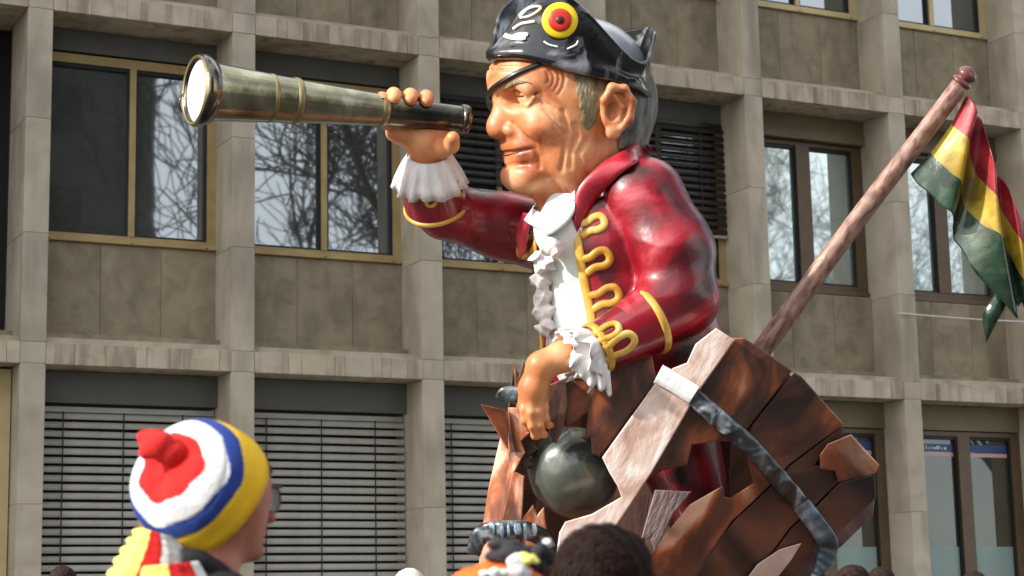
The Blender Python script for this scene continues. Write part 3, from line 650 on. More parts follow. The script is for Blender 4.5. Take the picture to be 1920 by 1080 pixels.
# hair: back of the head and sideburns
def hairsdf(P):
    al = np.abs(P[:, 1]); base = smin(ell(P, (-2, 0, 38), (158, 120, 134)), cap(P, (-50, 0, -20), (-70, 0, -70), 84, 70), 30)
    reg = smax(P[:, 0]+62+.35*(P[:, 2]-20)*.2, -(P[:, 2]+52), 6)
    return smax(base-2+1.6*np.sin(P[:, 1]*.35+P[:, 0]*.1), reg, 8)
V, F = surfnet(hairsdf, (-175, -140, -80), (-20, 140, 185), 4.5); mesh('hair', W(HL(V)), F, M['hair'], pr_)
def sidesdf(P, sg):
    w_ = 18+.26*np.clip(P[:, 2]-20, -50, 60)+2.0*np.sin(P[:, 2]*.23+1)
    return smax(smax(skull(P)-3+.8*np.sin(P[:, 2]*.25+P[:, 0]*.9), np.abs(P[:, 0]-8+(P[:, 2]-20)*.06)-w_, 5), np.maximum(-(P[:, 2]+20+P[:, 0]*.3), 60-sg*P[:, 1]), 5)
for sg in (1, -1):
    V, F = surfnet(lambda P: sidesdf(P, sg), (-45, 30 if sg > 0 else -130, -50), (65, 130 if sg > 0 else -30, 110), 3.4); mesh('sideburn', W(HL(V)), F, M['sideburn'], pr_)
# hat
foldN = [(170, 0, 118), (160, 30, 121), (128, 74, 120), (92, 100, 111), (55, 116, 100), (8, 128, 88), (-38, 132, 78), (-62, 133, 70), (-88, 130, 63), (-128, 72, 46), (-146, 0, 42)]
topN = [(168, 0, 134), (152, 24, 162), (130, 56, 205), (100, 80, 228), (58, 100, 240), (18, 113, 212), (-28, 128, 160), (-60, 136, 127), (-102, 128, 113), (-128, 104, 166), (-152, 0, 176)]
def mirror(l): return l+[(f, -y, u) for f, y, u in l[-2:0:-1]]
NH = 160
def loopc(l):
    P = np.array(mirror(l)+[l[0]], float); a = np.linspace(0, len(P)-1, NH, endpoint=False); i = a.astype(int); u = (a-i)
    pl = P[i]*(1-u)[:, None]+P[np.minimum(i+1, len(P)-1)]*u[:, None]
    sp_ = spline(np.array(mirror(l), float), NH, True)
    return .25*pl+.75*sp_
fo, to = loopc(foldN), loopc(topN)
def sc_(L, s, du): q = L.copy(); q[:, :2] = (q[:, :2]-[-5, 0])*s+[-5, 0]; q[:, 2] += du; return q
rows = [sc_(fo, .80, 10), sc_(fo, .93, 1), sc_(fo, .985, -3), sc_(fo, 1.012, 3), sc_(fo, 1.016, 12), sc_(fo, .995, 20)]
for t in (.3, .45, .6, .75, .9): rows.append((fo*(1-t)+to*t)*np.array([1, 1, 1])-np.column_stack([fo[:, :2]*.035*math.sin(math.pi*t), 0*fo[:, 0]]))
rows += [to, sc_(to, .975, 3), sc_(to, .945, -3)]
for t in (.7, .4, .1): rows.append(sc_(fo*(1-t)+to*t, .91, 0))
V = np.concatenate(rows); F = gridF(len(rows), NH, False, True)
hat = mesh('hat', W(HL(V)), F, M['hat'], pr_)
V, F = surfnet(lambda P: ell(P, (-4, 0, 96), (136, 112, 104)), (-150, -120, 100), (150, 120, 206), 6); mesh('hat_crown', W(HL(V)), F, M['hatcrown'], hat)
# cockade and painted emblem lie on the near flap: find surface point from the loft
flN = np.stack(rows[5:12]); 
def flap_pt(s, t):
    """s along the near loop (index), t 0 fold..1 top"""
    a = t*(len(flN)-1); i = min(int(a), len(flN)-2); u = a-i; L = flN[i]*(1-u)+flN[i+1]*u
    j = int(s) % NH; k = s-int(s); return L[j]*(1-k)+L[(j+1) % NH]*k
HP = np.stack([flap_pt(s, t) for s in np.arange(0, 66, .5) for t in np.linspace(0, 1, 40)]); HX = HL(HP)
def onflap(x, y, off=4):
    """surface point of the hat flap at plane position (x, y)"""
    i = np.argsort((HX[:, 0]-x)**2+(HX[:, 1]-y)**2)[:6]; q = HX[i, 2].mean(); return np.array([x, y, q+off])
nC = np.array([-.45, -.35, .82]); nC /= np.linalg.norm(nC)
cc = onflap(1050, 38, 5)
i3 = [onflap(1050, 38, 0), onflap(1075, 38, 0), onflap(1050, 62, 0)]; nC = np.cross(i3[1]-i3[0], i3[2]-i3[0]); nC /= np.linalg.norm(nC); nC *= np.sign(nC[2])
for nm, rr_, hh, mm in (('cockade', 34, 0, M['yel']), ('cockade_ring', 22, 3.5, M['red']), ('cockade_centre', 8, 6, M['cdark'])):
    V, F = revolve(cc+nC*hh, nC, [(-14, rr_), (2, rr_), (4, rr_*.93), (5, rr_*.6), (5.5, .4)], 36, (1, 0, 0)); o = mesh(nm, W(V), F, mm, hat)
for pts, wd in (([(958, 72), (968, 66), (984, 64), (990, 66)], 4), ([(962, 54), (976, 45), (990, 42), (1003, 40)], 3.2), ([(975, 32), (988, 18), (1004, 12), (1014, 14), (1004, 24), (990, 31), (975, 33)], 2.6), ([(946, 66), (958, 70), (976, 72), (986, 70)], 5), ([(1020, 78), (1030, 84), (1046, 88)], 2), ([(1064, 92), (1080, 84), (1084, 76)], 2)):
    P = spline(pts, 24); P3 = np.array([onflap(x, y, 2) for x, y in P]); mesh('painted_bone', *(lambda v, f: (W(v), f))(*tube(P3, wd, N=np.array([-.4, -.3, .85]), h=2.2)), M['white'], hat)
# eye patch and strap
V, F = surfnet(lambda P: ell(P, (128, -47, 42), (27, 31, 29)), (90, -100, 0), (185, -10, 80), 3.4); pt_ = mesh('eye_patch', W(HL(V)), F, M['black'], pr_)
st = snapf(skull, spline([(150, -34, 50), (162, 0, 59), (158, 30, 72), (140, 58, 87), (112, 82, 104), (84, 94, 122)], 50), 2.5)
mesh('strap', *(lambda v, f: (W(HL(v)), f))(*tube(st, 5.5, N=grad(skull, st, 4), h=3)), M['black'], pt_)
# coat
def torso(P):
    d = ell(P, (1135, 470, -15), (142, 160, 138)); d = smin(d, ell(P, (1172, 640, -15), (160, 150, 150)), 60)
    d = smin(d, ell(P, (1140, 345, -20), (84, 62, 84)), 40); return d
def arms(P):
    n = chain(P, [(1206, 372, 62), (1262, 470, 96), (1276, 560, 112)], [80, 74, 66], 30); n = smin(n, cap(P, (1276, 560, 112), (1190, 612, 165), 70, 54), 26)
    f = chain(P, [(1035, 445, -100), (940, 424, -80), (838, 396, -35)], [70, 60, 52], 20); f = smin(f, cap(P, (832, 392, -32), (814, 346, 0), 52, 50), 20)
    return n, f
def coatsolid(P):
    n, f = arms(P); d = torso(P)
    d = smin(d, ell(P, (1262, 640, -40), (92, 115, 105)), 40)
    d = smin(d, cap(P, (1230, 720, -40), (1310, 960, -10), 105, 62), 40)
    d = smin(d, f, 26); d = smin(d, n, 7)
    x, y, q = P[:, 0], P[:, 1], P[:, 2]
    # sleeve folds
    d = d+5.5*(np.abs(np.sin((x*.55+y*.83)*.042+1.3*np.sin(x*.018)+.8*np.sin(q*.02)))**.7-.6)*np.exp(-((x-1255)/80)**2-((y-500)/105)**2)
    d = d+4*(np.abs(np.sin((x*.9-y*.4)*.05+.8*np.sin(y*.03)))**.7-.6)*np.exp(-((x-900)/70)**2-((y-420)/60)**2)
    return d
def edges(y):
    xe = np.interp(y, [380, 400, 500, 600, 680, 760], [1066, 1070, 1089, 1108, 1120, 1130]); xw = np.interp(y, [380, 440, 520, 620, 700], [1002, 1000, 1003, 1013, 1018]); return xw, xe
def coatsdf(P):
    xw, xe = edges(P[:, 1]); x = P[:, 0]
    cut = np.maximum(np.maximum(xw-x, x-xe), np.maximum(-40-P[:, 2], 372-P[:, 1]))
    neck = cap(P, (1100, 300, 5), (1085, 400, 30), 80, 52)
    return smax(smax(coatsolid(P), -cut, 3), -neck, 8)
V, F = surfnet(coatsdf, (765, 280, -215), (1430, 1075, 240), 5.0)
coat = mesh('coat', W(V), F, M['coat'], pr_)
def shirtsdf(P): return smin(torso(P)+13+1.5*np.sin(P[:, 0]*.12+P[:, 1]*.03), cap(P, (1068, 395, 40), (1060, 430, 60), 48, 60), 20)
V, F = surfnet(lambda P: smax(shirtsdf(P), 360-P[:, 1], 3), (980, 340, -120), (1260, 760, 170), 6); mesh('shirt', W(V), F, M['shirt'], pr_)
# jabot: a crumpled fall of lace
jc = [(1036, 462, 22, 20), (1020, 490, 26, 21), (1016, 524, 22, 21), (1020, 556, 21, 20), (1022, 586, 24, 21), (1024, 612, 19, 16)]
jq = drape(shirtsdf, [(c[0]+12, c[1]) for c in jc])[:, 2]
def jabot(P):
    d = None
    for (cx, cy, rx, ry), q0 in zip(jc, jq): e = ell(P, (cx, cy, q0+4), (rx, ry, 20)); d = e if d is None else smin(d, e, 5)
    x, y, q = P[:, 0], P[:, 1], P[:, 2]
    a = np.abs(np.sin(x*.085+1.6*np.sin(y*.075+1)+.9*np.sin(q*.11))); b = np.abs(np.sin(y*.10+1.4*np.sin(x*.07+.5)+1.1*np.sin(q*.09+2))); c = np.abs(np.sin((x+y)*.14+1.2*np.sin((x-y)*.08)))
    return d+7*(a-.55)+5*(b-.55)+2*(c-.5)
V, F = surfnet(jabot, (968, 420, min(jq)-50), (1095, 655, max(jq)+55), 2.6, newton=1); mesh('jabot', W(V), F, M['lace'], pr_)
# shirt collar and coat collar: bands with a free edge
def band(name, inner, outer, mat, parent, thick=7, n=40, rolls=5):
    a, b = spline(inner, n), spline(outer, n); rows_ = []
    for t in np.linspace(0, 1, rolls): rows_.append(a*(1-t)+b*t+np.array([0, 0, 1])*5*math.sin(math.pi*t))
    for t in np.linspace(1, 0, rolls): rows_.append(a*(1-t)+b*t+np.array([0, 0, -thick])+np.array([0, 0, 1])*4*math.sin(math.pi*t))
    V = np.stack(rows_, 1).reshape(-1, 3); m_ = len(rows_); F = gridF(n, m_, False, True)+[tuple(range(m_)), tuple(range((n-1)*m_, n*m_))]
    return mesh(name, W(V), F, mat, parent)
band('shirt_collar', [(1078, 356, 96), (1056, 376, 104), (1034, 392, 104), (1022, 404, 98)], [(1078, 396, 124), (1066, 416, 132), (1040, 437, 132), (1021, 440, 124)], M['shirtcollar'], pr_, 10)
band('shirt_collar', [(1008, 376, 72), (1002, 384, 70), (1000, 390, 64), (1022, 404, 92)], [(982, 412, 70), (992, 420, 84), (1008, 428, 98), (1022, 434, 112)], M['shirtcollar'], pr_, 8)
dq = lambda x, y: drape(coatsolid, [(x, y)])[0][2]
cin = [(1070, 404), (1086, 350), (1128, 306), (1168, 282), (1194, 266), (1208, 262)]; cout = [(1082, 436), (1116, 378), (1158, 332), (1196, 304), (1226, 291), (1240, 300)]
band('coat_collar', [(x, y, q) for (x, y), q in zip(cin, (112, 118, 110, 84, 40, -30))], [(x, y, max(dq(x, y), -60)+7) for (x, y) in cout], M['collar'], pr_, 12)
band('lapel', [(1000, 402, 60), (992, 430, 50), (986, 470, 30)], [(980, 398, 40), (968, 440, 20), (974, 490, 10)], M['collar'], pr_, 10, 16)
# gold braid
def braid(pts, wd=7.5, f=coatsolid, closed=False, n=60, name='gold_braid', off=1.5, h=3.2, par=None):
    P = drape(f, spline(pts, n, closed), off=off); return mesh(name, *(lambda v, g: (W(v), g))(*tube(P, wd, N=grad(f, P), h=h, closed=closed)), M['braid'], par or coat)
braid([(1077, 404), (1083, 450), (1094, 520), (1106, 580), (1112, 620), (1118, 668)], 9, coatsdf if False else coatsolid)
def loop(ax, ay, bx, by, w_, wd=7.6, f=coatsolid):
    """hairpin loop from edge point a to tip b"""
    d = np.array([bx-ax, by-ay], float); L = np.linalg.norm(d); d /= L; n_ = np.array([-d[1], d[0]]); p = lambda u, v: tuple(np.array([ax, ay])+d*u*L+n_*v*w_)
    braid([p(0, -1), p(.35, -.75), p(.68, -1.05), p(.92, -.8), p(1.0, 0), p(.92, .8), p(.68, 1.05), p(.35, .75), p(0, 1)], wd, f)
loop(1086, 432, 1133, 412, 12); loop(1094, 500, 1142, 478, 14); loop(1106, 568, 1160, 548, 14); loop(1112, 622, 1158, 600, 11)
braid([(1004, 440), (988, 448), (975, 462), (974, 478), (984, 482), (997, 470), (1003, 456)], 5.5, n=40)
braid([(1002, 440), (1006, 520), (1013, 600), (1016, 668)], 4.5)
# near cuff: flared sleeve end with braid, on the forearm axis
A0, A1 = np.array([1222, 602, 150.]), np.array([1116, 654, 196.])
def cuffsdf(P): 
    ax = (A1-A0)/np.linalg.norm(A1-A0); t = (P-A0)@ax; r = np.linalg.norm(P-A0-t[:, None]*ax, axis=1); L = np.linalg.norm(A1-A0)
    return smax(r-np.interp(t, [0, L], [62, 47]), np.maximum(-t, t-L), 6)
V, F = surfnet(cuffsdf, (1050, 520, 80), (1290, 730, 260), 4); cuff = mesh('sleeve_cuff', W(V), F, M['cuff'], pr_)
def ring(c, ax, r, wd, h=5, seg=48, name='gold_braid', par=None, mat=None):
    ax = np.array(ax, float)/np.linalg.norm(ax); R = np.cross(ax, [0, 0, 1.]); R /= np.linalg.norm(R); S = np.cross(ax, R); a = np.linspace(0, 2*np.pi, seg, endpoint=False)
    rad = np.cos(a)[:, None]*R+np.sin(a)[:, None]*S; P = np.array(c)+rad*r
    return mesh(name, *(lambda v, g: (W(v), g))(*tube(P, wd, N=rad, h=h, closed=True)), mat or M['braid'], par)
axc = A1-A0
ring(A0+axc*.02, axc, 62, 8, 4, par=cuff); ring(A1-axc*.05, axc, 48, 8, 4, par=cuff)
loop(1118, 690-14, 1188, 632, 14, 7.6, cuffsdf); loop(1100, 642, 1160, 612, 11, 6.8, cuffsdf)
# far cuff
B0, B1 = np.array([820, 384, -26.]), np.array([806, 334, 12.])
def fcuff(P):
    ax = (B1-B0)/np.linalg.norm(B1-B0); t = (P-B0)@ax; r = np.linalg.norm(P-B0-t[:, None]*ax, axis=1); L = np.linalg.norm(B1-B0); return smax(r-np.interp(t, [0, L], [62, 58]), np.maximum(-t, t-L), 5)
V, F = surfnet(fcuff, (735, 290, -110), (900, 460, 90), 4); cf2 = mesh('sleeve_cuff', W(V), F, M['cuff'], pr_)
ring(B0, B1-B0, 62, 5, 3.5, par=cf2)
for (x, y) in ((808, 372), (861, 352), (775, 362)):
    P = drape(fcuff, [(x+11*math.cos(t)*(.7 if x > 850 else 1), y+15*math.sin(t)) for t in np.linspace(0, 2*np.pi, 24, endpoint=False)], 200, 1)
    mesh('gold_braid', *(lambda v, g: (W(v), g))(*tube(P, 4, N=grad(fcuff, P), h=3, closed=True)), M['braid'], cf2)
# lace frills: pleated cones
def frill(c0, c1, r0, r1, pleats, amp, par, ragged=0, seg=240, flat=1.0):
    c0, c1 = np.array(c0, float), np.array(c1, float); ax = (c1-c0)/np.linalg.norm(c1-c0); R = np.cross(ax, [0, 0, 1.]); R /= np.linalg.norm(R); S = np.cross(ax, R); a = np.linspace(0, 2*np.pi, seg, endpoint=False)
    sh = np.sin(a*pleats+.6*np.sin(a*3)); saw = np.sign(sh)*np.abs(sh)**.6; rag = ragged*(np.sin(a*5+1)+.6*np.sin(a*11)); rows_ = []
    for s, th in ((0, 0), (.25, 0), (.5, 0), (.75, 0), (1, 0), (1.0, -3.5), (.75, -3.5), (.4, -3.5), (0, -3.5)):
        r = r0+(r1-r0)*s**.8+amp*s*saw+th; c = c0+(c1-c0)*s
        rows_.append(c+(np.cos(a)*r)[:, None]*R+(np.sin(a)*r*flat)[:, None]*S+ax*(rag*s)[:, None])
    return mesh('lace_frill', W(np.concatenate(rows_)), gridF(len(rows_), seg, False, True), M['lace'], par)
frill((803, 290, 36), (806, 346, 6), 40, 70, 14, 5, cf2, 3)
frill((1112, 654, 196), (1058, 668, 214), 38, 46, 9, 3.5, cuff, 5)
frill((1118, 655, 192), (1085, 672, 206), 42, 62, 7, 6, cuff, 8)
# hanging lace tongue below the near cuff
def tongue(P):
    d = None
    for i, (a, b, r0, r1) in enumerate([((1098, 682, 238), (1108, 716, 240), 16, 9), ((1116, 686, 236), (1128, 724, 236), 16, 9), ((1132, 700, 226), (1142, 738, 226), 11, 5), ((1078, 680, 240), (1092, 700, 244), 13, 7)]):
        e = cap(P*np.array([1, 1, 1.6]), np.array(a)*[1, 1, 1.6], np.array(b)*[1, 1, 1.6], r0, r1); d = e if d is None else smin(d, e, 7)
    return d+1.5*np.sin(P[:, 0]*.35)
V, F = surfnet(tongue, (1050, 650, 205), (1165, 760, 265), 3); mesh('lace_fold', W(V), F, M['lace'], cuff)
# hands
def farhand(P):
    d = ell(P, (787, 236, 42), (62, 44, 23)); d = smin(d, cap(P, (801, 268, 40), (806, 340, 8), 33, 37), 22)
    d = smin(d, ell(P, (748, 250, 52), (24, 18, 18)), 14)
    for x, top, r in ((716, 186, 10.5), (738, 180, 13), (769, 182, 13.5), (799, 185, 13)):
        tq = 40+.364*(870-x)
        d = smin(d, chain(P, [(x+(786-x)*.15, 232, tq-30), (x+1, 200, tq-33), (x, top-3, tq-18), (x+1, top-2, tq+6), (x+1, top+5, tq+20)], [r+2, r+1, r, r, r-1.5], 5), 3.5)
    d = smin(d, chain(P, [(824, 284, 50), (845, 272, 74), (849, 259, 92)], [19, 15.5, 13], 8), 10)
    d = smax(d, -chain(P, [(770, 300, 88), (790, 276, 86), (806, 250, 84)], [3, 5, 6]), 10)
    d = smax(d, -cap(P, (600, 199, 138), (880, 223, 36), 27, 25), 2)
    return d
V, F = surfnet(farhand, (690, 155, -40), (885, 350, 120), 3.0); mesh('hand', W(V), F, M['handskin'], pr_)
def nearhand(P):
    d = chain(P, [(1110, 650, 200), (1056, 668, 216), (1016, 686, 222)], [30, 27, 27], 14)
    d = smin(d, chain(P, [(1016, 686, 222), (1000, 728, 220), (1000, 752, 214)], [26, 25, 22], 14), 14)
    d = smin(d, ell(P, (1001, 738, 214), (27, 36, 19)), 10)
    for (x, y, q, l, r) in ((983, 768, 224, 1.0, 8.5), (996, 774, 228, 1.25, 9), (1009, 773, 225, 1.2, 8.8), (1021, 764, 216, .95, 7.8)):
        d = smin(d, chain(P, [(x+(1001-x)*.25, y-34, q-6), (x, y, q), (x+2, y+20*l, q-3), (x+7, y+34*l, q-16), (x+13, y+35*l, q-32)], [r+1.5, r+.6, r-.5, r-1.5, r-2.5], 5), 4.5)
    d = smin(d, chain(P, [(984, 736, 198), (979, 764, 190), (988, 786, 184)], [12, 10, 8], 6), 8)
    return d+.8*np.sin(P[:, 0]*.09)*np.sin(P[:, 1]*.08)
V, F = surfnet(nearhand, (950, 610, 140), (1150, 830, 265), 3.0); mesh('hand', W(V), F, M['handskin'], pr_)

# ================================================================== TELESCOPE (held in the raised hand)
ta = np.array([870, 223, 40.]); tb_ = np.array([385, 171, 40+.364*485]); tax = (tb_-ta); TL = np.linalg.norm(tax); tax /= TL
ts = thing('telescope', 'long grey and brass three-draw telescope with white lens held by the pirate', 'telescope', W([[640, 200, 120]])[0])
K = TL/485.0
def tp(x): return (870-x)*K
def tpart(name, prof, mat, par=ts, seg=48): V, F = revolve(ta, tax, [(tp(x), r) for x, r in prof], seg, (0, 1, 0)); return mesh(name, W(V), F, mat, par)
tpart('eyepiece', [(878, 2), (878, 20), (878, 25), (872, 27.5), (864, 27.5), (862, 25), (862, 8)], M['brassdark'])
tpart('draw_tube', [(863, 24), (800, 25.5), (722, 28.5), (712, 28.5)], M['brassdark'])
tpart('ring', [(724, 28), (722, 29.6), (710, 31.2), (708, 28)], M['brassgold'])
tpart('draw_tube', [(712, 30.5), (640, 35), (560, 41)], M['brass'])
tpart('ring', [(560, 38), (559, 42.2), (556, 44.2), (547, 44.4), (546, 42)], M['brassgold'])
tpart('barrel_tube', [(552, 43), (520, 45), (440, 52), (392, 57)], M['brass'])
tpart('ring', [(511, 44), (510, 46.2), (502, 46.9), (501, 45)], M['brassgold'])
tpart('rim', [(398, 55), (396, 60), (388, 64), (382, 68.5), (372, 69.5), (366, 67), (366, 61), (374, 58.5), (380, 58)], M['brassdark'])
tpart('rim_ring', [(367, 67.2), (363.5, 66), (362.5, 63), (365, 60.5)], M['brassgold'])
tpart('lens', [(373, 60), (369, 52), (366, 34), (365, 12), (365, .3)], M['lens'])
V, F = tube(np.array([[344, 176, 236], [338, 186, 240], [337, 198, 240], [341, 210, 236]]), 2.2); mesh('wire_hook', W(V), F, M['brassdark'], ts)

# ================================================================== FLAG
fl = thing('flag', 'red yellow and green flag drooping from a long wooden pole stuck in the barrel', 'flag', W([[1420, 680, -40]])[0])
p0, p1 = np.array([1350, 757, -30.]), np.array([1803, 154, 10.]); pp = lin([p0, p1], 40); pp += np.stack([1.5*np.sin(np.linspace(0, 9, 40)), 1.2*np.sin(np.linspace(0, 7, 40)), 0*np.arange(40)], 1)
V, F = tube(pp, np.linspace(20, 17, 40), seg=16); uv = np.stack([np.repeat(np.linspace(0, 1.9, 40), 16), np.tile(np.linspace(0, .3, 16), 40)], 1); mesh('pole', W(V), F, M['pole'], fl, uv=uv)
dp = (p1-p0)/np.linalg.norm(p1-p0)
V, F = revolve(p1, dp, [(-4, 1), (-4, 19), (0, 20.5), (4, 19), (6, 14), (9, 15), (14, 19), (20, 19.5), (27, 15), (32, 7), (33, .3)], 24); mesh('finial', W(V), F, M['finial'], fl)
cols_ = [[(1811, 180, 8), (1783, 233, 6), (1745, 286, 4), (1707, 326, 2)], [(1822, 186, 26), (1800, 246, 26), (1772, 314, 26), (1745, 366, 24)], [(1833, 208, 34), (1817, 261, 36), (1802, 340, 36), (1784, 404, 32)],
         [(1832, 216, 0), (1818, 282, 0), (1803, 362, 0), (1786, 430, 0)], [(1842, 228, -4), (1828, 322, -6), (1812, 392, -6), (1792, 452, -4)], [(1854, 268, 18), (1850, 348, 20), (1846, 424, 22), (1834, 518, 24)], [(1866, 312, 36), (1870, 368, 38), (1878, 440, 40), (1904, 590, 36)],
         [(1870, 326, 4), (1876, 390, 2), (1886, 460, 0), (1908, 572, 2)], [(1888, 346, 16), (1896, 424, 14), (1904, 500, 12), (1918, 576, 10)], [(1904, 388, 30), (1916, 452, 28), (1924, 530, 26), (1930, 600, 24)], [(1924, 424, 10), (1934, 490, 8), (1942, 560, 6), (1950, 620, 4)], [(1944, 470, 24), (1952, 530, 22), (1960, 600, 20), (1968, 660, 18)]]
nu, nv = 67, 37
G = np.stack([spline(c, nv) for c in cols_], 1)                       # nv x cols x 3
G = np.stack([spline(G[j], nu) for j in range(nv)], 0)                # nv x nu x 3
edge_w = np.zeros((nv, nu)); edge_w[-1] = 1
G[..., 1] += (np.sin(np.arange(nu)*.9)*3+np.sin(np.arange(nu)*.37)*3)[None]*np.linspace(0, 1, nv)[:, None]**3
Gb = G.copy(); Gb[..., 2] -= 4
V = np.concatenate([G.reshape(-1, 3), Gb.reshape(-1, 3)]); Fa = gridF(nv, nu); n_ = nv*nu
F = Fa+[tuple(i+n_ for i in f[::-1]) for f in Fa]; mi = [int(k//(nu-1)*3/(nv-1)) for k in range(len(Fa))]*2
bd = [(j, j+1) for j in range(nu-1)]+[((nv-1)*nu+j+1, (nv-1)*nu+j) for j in range(nu-1)]+[((i+1)*nu, i*nu) for i in range(nv-1)]+[(i*nu+nu-1, (i+1)*nu+nu-1) for i in range(nv-1)]
mid = [mi[min(len(Fa)-1, j)] for j in range(nu-1)]+[2]*(nu-1)+[min(2, int(i*3/(nv-1))) for i in range(nv-1)]*2
F += [(a, b, b+n_, a+n_) for a, b in bd]
mesh('cloth', W(V), F, [M['fred'], M['fyel'], M['fgrn']], fl, matidx=mi+mid)
a, b = spline([(1868, 548, 24), (1850, 574, 26), (1842, 598, 22), (1849, 640, 18)], 20), spline([(1890, 566, 24), (1878, 588, 30), (1866, 610, 26), (1850, 641, 18)], 20)
V = np.concatenate([a, b, b-[0, 0, 4], a-[0, 0, 4]]); mesh('torn_tail', W(V), [(i+20*k, i+1+20*k, i+1+20*((k+1) % 4), i+20*((k+1) % 4)) for k in range(4) for i in range(19)], M['fgrn'], fl)

# ================================================================== SPECTATORS
def Wp(P, D): return W(P, D)
def strands(f, cen, n, mat, name, par, ln, D, up=-1, lo=None):
    """fine hair locks combed over an implicit head"""
    d = rng.normal(size=(n, 3)); d[:, 1] = -np.abs(d[:, 1])*1.2; d /= np.linalg.norm(d, axis=1, keepdims=True)
    P = np.array(cen)+d*200
    for _ in range(60): P -= d*(f(P)*.8)[:, None]
    G_ = grad(f, P); T = np.cross(G_, rng.normal(size=(n, 3))*.25+np.array([.2, 0, 1])); T /= np.linalg.norm(T, axis=1, keepdims=True); B_ = np.cross(G_, T)
    V, F = [], []
    rows_ = []
    for s in (0, .5, 1.0): rows_.append(P+T*ln*s+G_*(1+3.0*math.sin(math.pi*s)*rng.uniform(.2, 1.6, (n, 1))+rng.uniform(-1, 2.5, (n, 1))*s))
    w_ = 1.1
    V = np.concatenate([np.concatenate([r-B_*w_*k, r+B_*w_*k]) for r, k in zip(rows_, (1, .8, .15))])
    F = [(s*2*n+i, s*2*n+n+i, (s+1)*2*n+n+i, (s+1)*2*n+i) for s in (0, 1) for i in range(n)]
    return mesh(name, Wp(V, D), F, mat, par, fixn=False)
def body(root, cx, topz, D, face, jacket, trousers, ground=0.0, hgt=None):
    """clothes of a standing person under the head, in metres; hands in the pockets"""
    X, Y = cx; c, s = math.cos(face), math.sin(face); S = (topz-ground)/1.78
    def loc(P): q = (P-np.array([X, Y, ground]))/S; return np.stack([q[:, 0]*c+q[:, 1]*s, -q[:, 0]*s+q[:, 1]*c, q[:, 2]], 1)
    def jk(P0):
        P = loc(P0); A = P.copy(); A[:, 1] = np.abs(A[:, 1])
        d = ell(P, (0, 0, 1.18), (.14, .20, .30)); d = smin(d, ell(P, (0, 0, .95), (.14, .19, .16)), .1); d = smin(d, cap(A, (-.01, .0, 1.45), (-.01, .17, 1.40), .07, .07), .06)
        d = smin(d, cap(A, (-.01, .2, 1.38), (-.05, .27, 1.10), .062, .05), .05); d = smin(d, cap(A, (-.05, .27, 1.10), (.1, .19, .93), .05, .042), .03)
        d = smin(d, cap(P, (-.015, 0, 1.44), (-.005, 0, 1.50), .085, .075), .03); return d*S
    def tr(P0):
        P = loc(P0); A = P.copy(); A[:, 1] = np.abs(A[:, 1]); d = smin(ell(P, (0, 0, .92), (.13, .17, .12)), chain(A, [(0, .09, .88), (.01, .1, .48), (-.01, .1, .08)], [.088, .06, .045], .03), .04)
        return smin(d, cap(A, (-.03, .1, .045), (.14, .12, .035), .045, .035), .03)*S
    lo = np.array([X-.36, Y-.36, ground-.02]); hi = np.array([X+.36, Y+.36, ground+1.6*S])
    V, F = surfnet(jk, lo+[0, 0, .7*S], hi, .016); mesh('jacket', V, F, jacket, root)
    V, F = surfnet(tr, lo, hi-[0, 0, .5*S], .02); mesh('trousers', V, F, trousers, root)
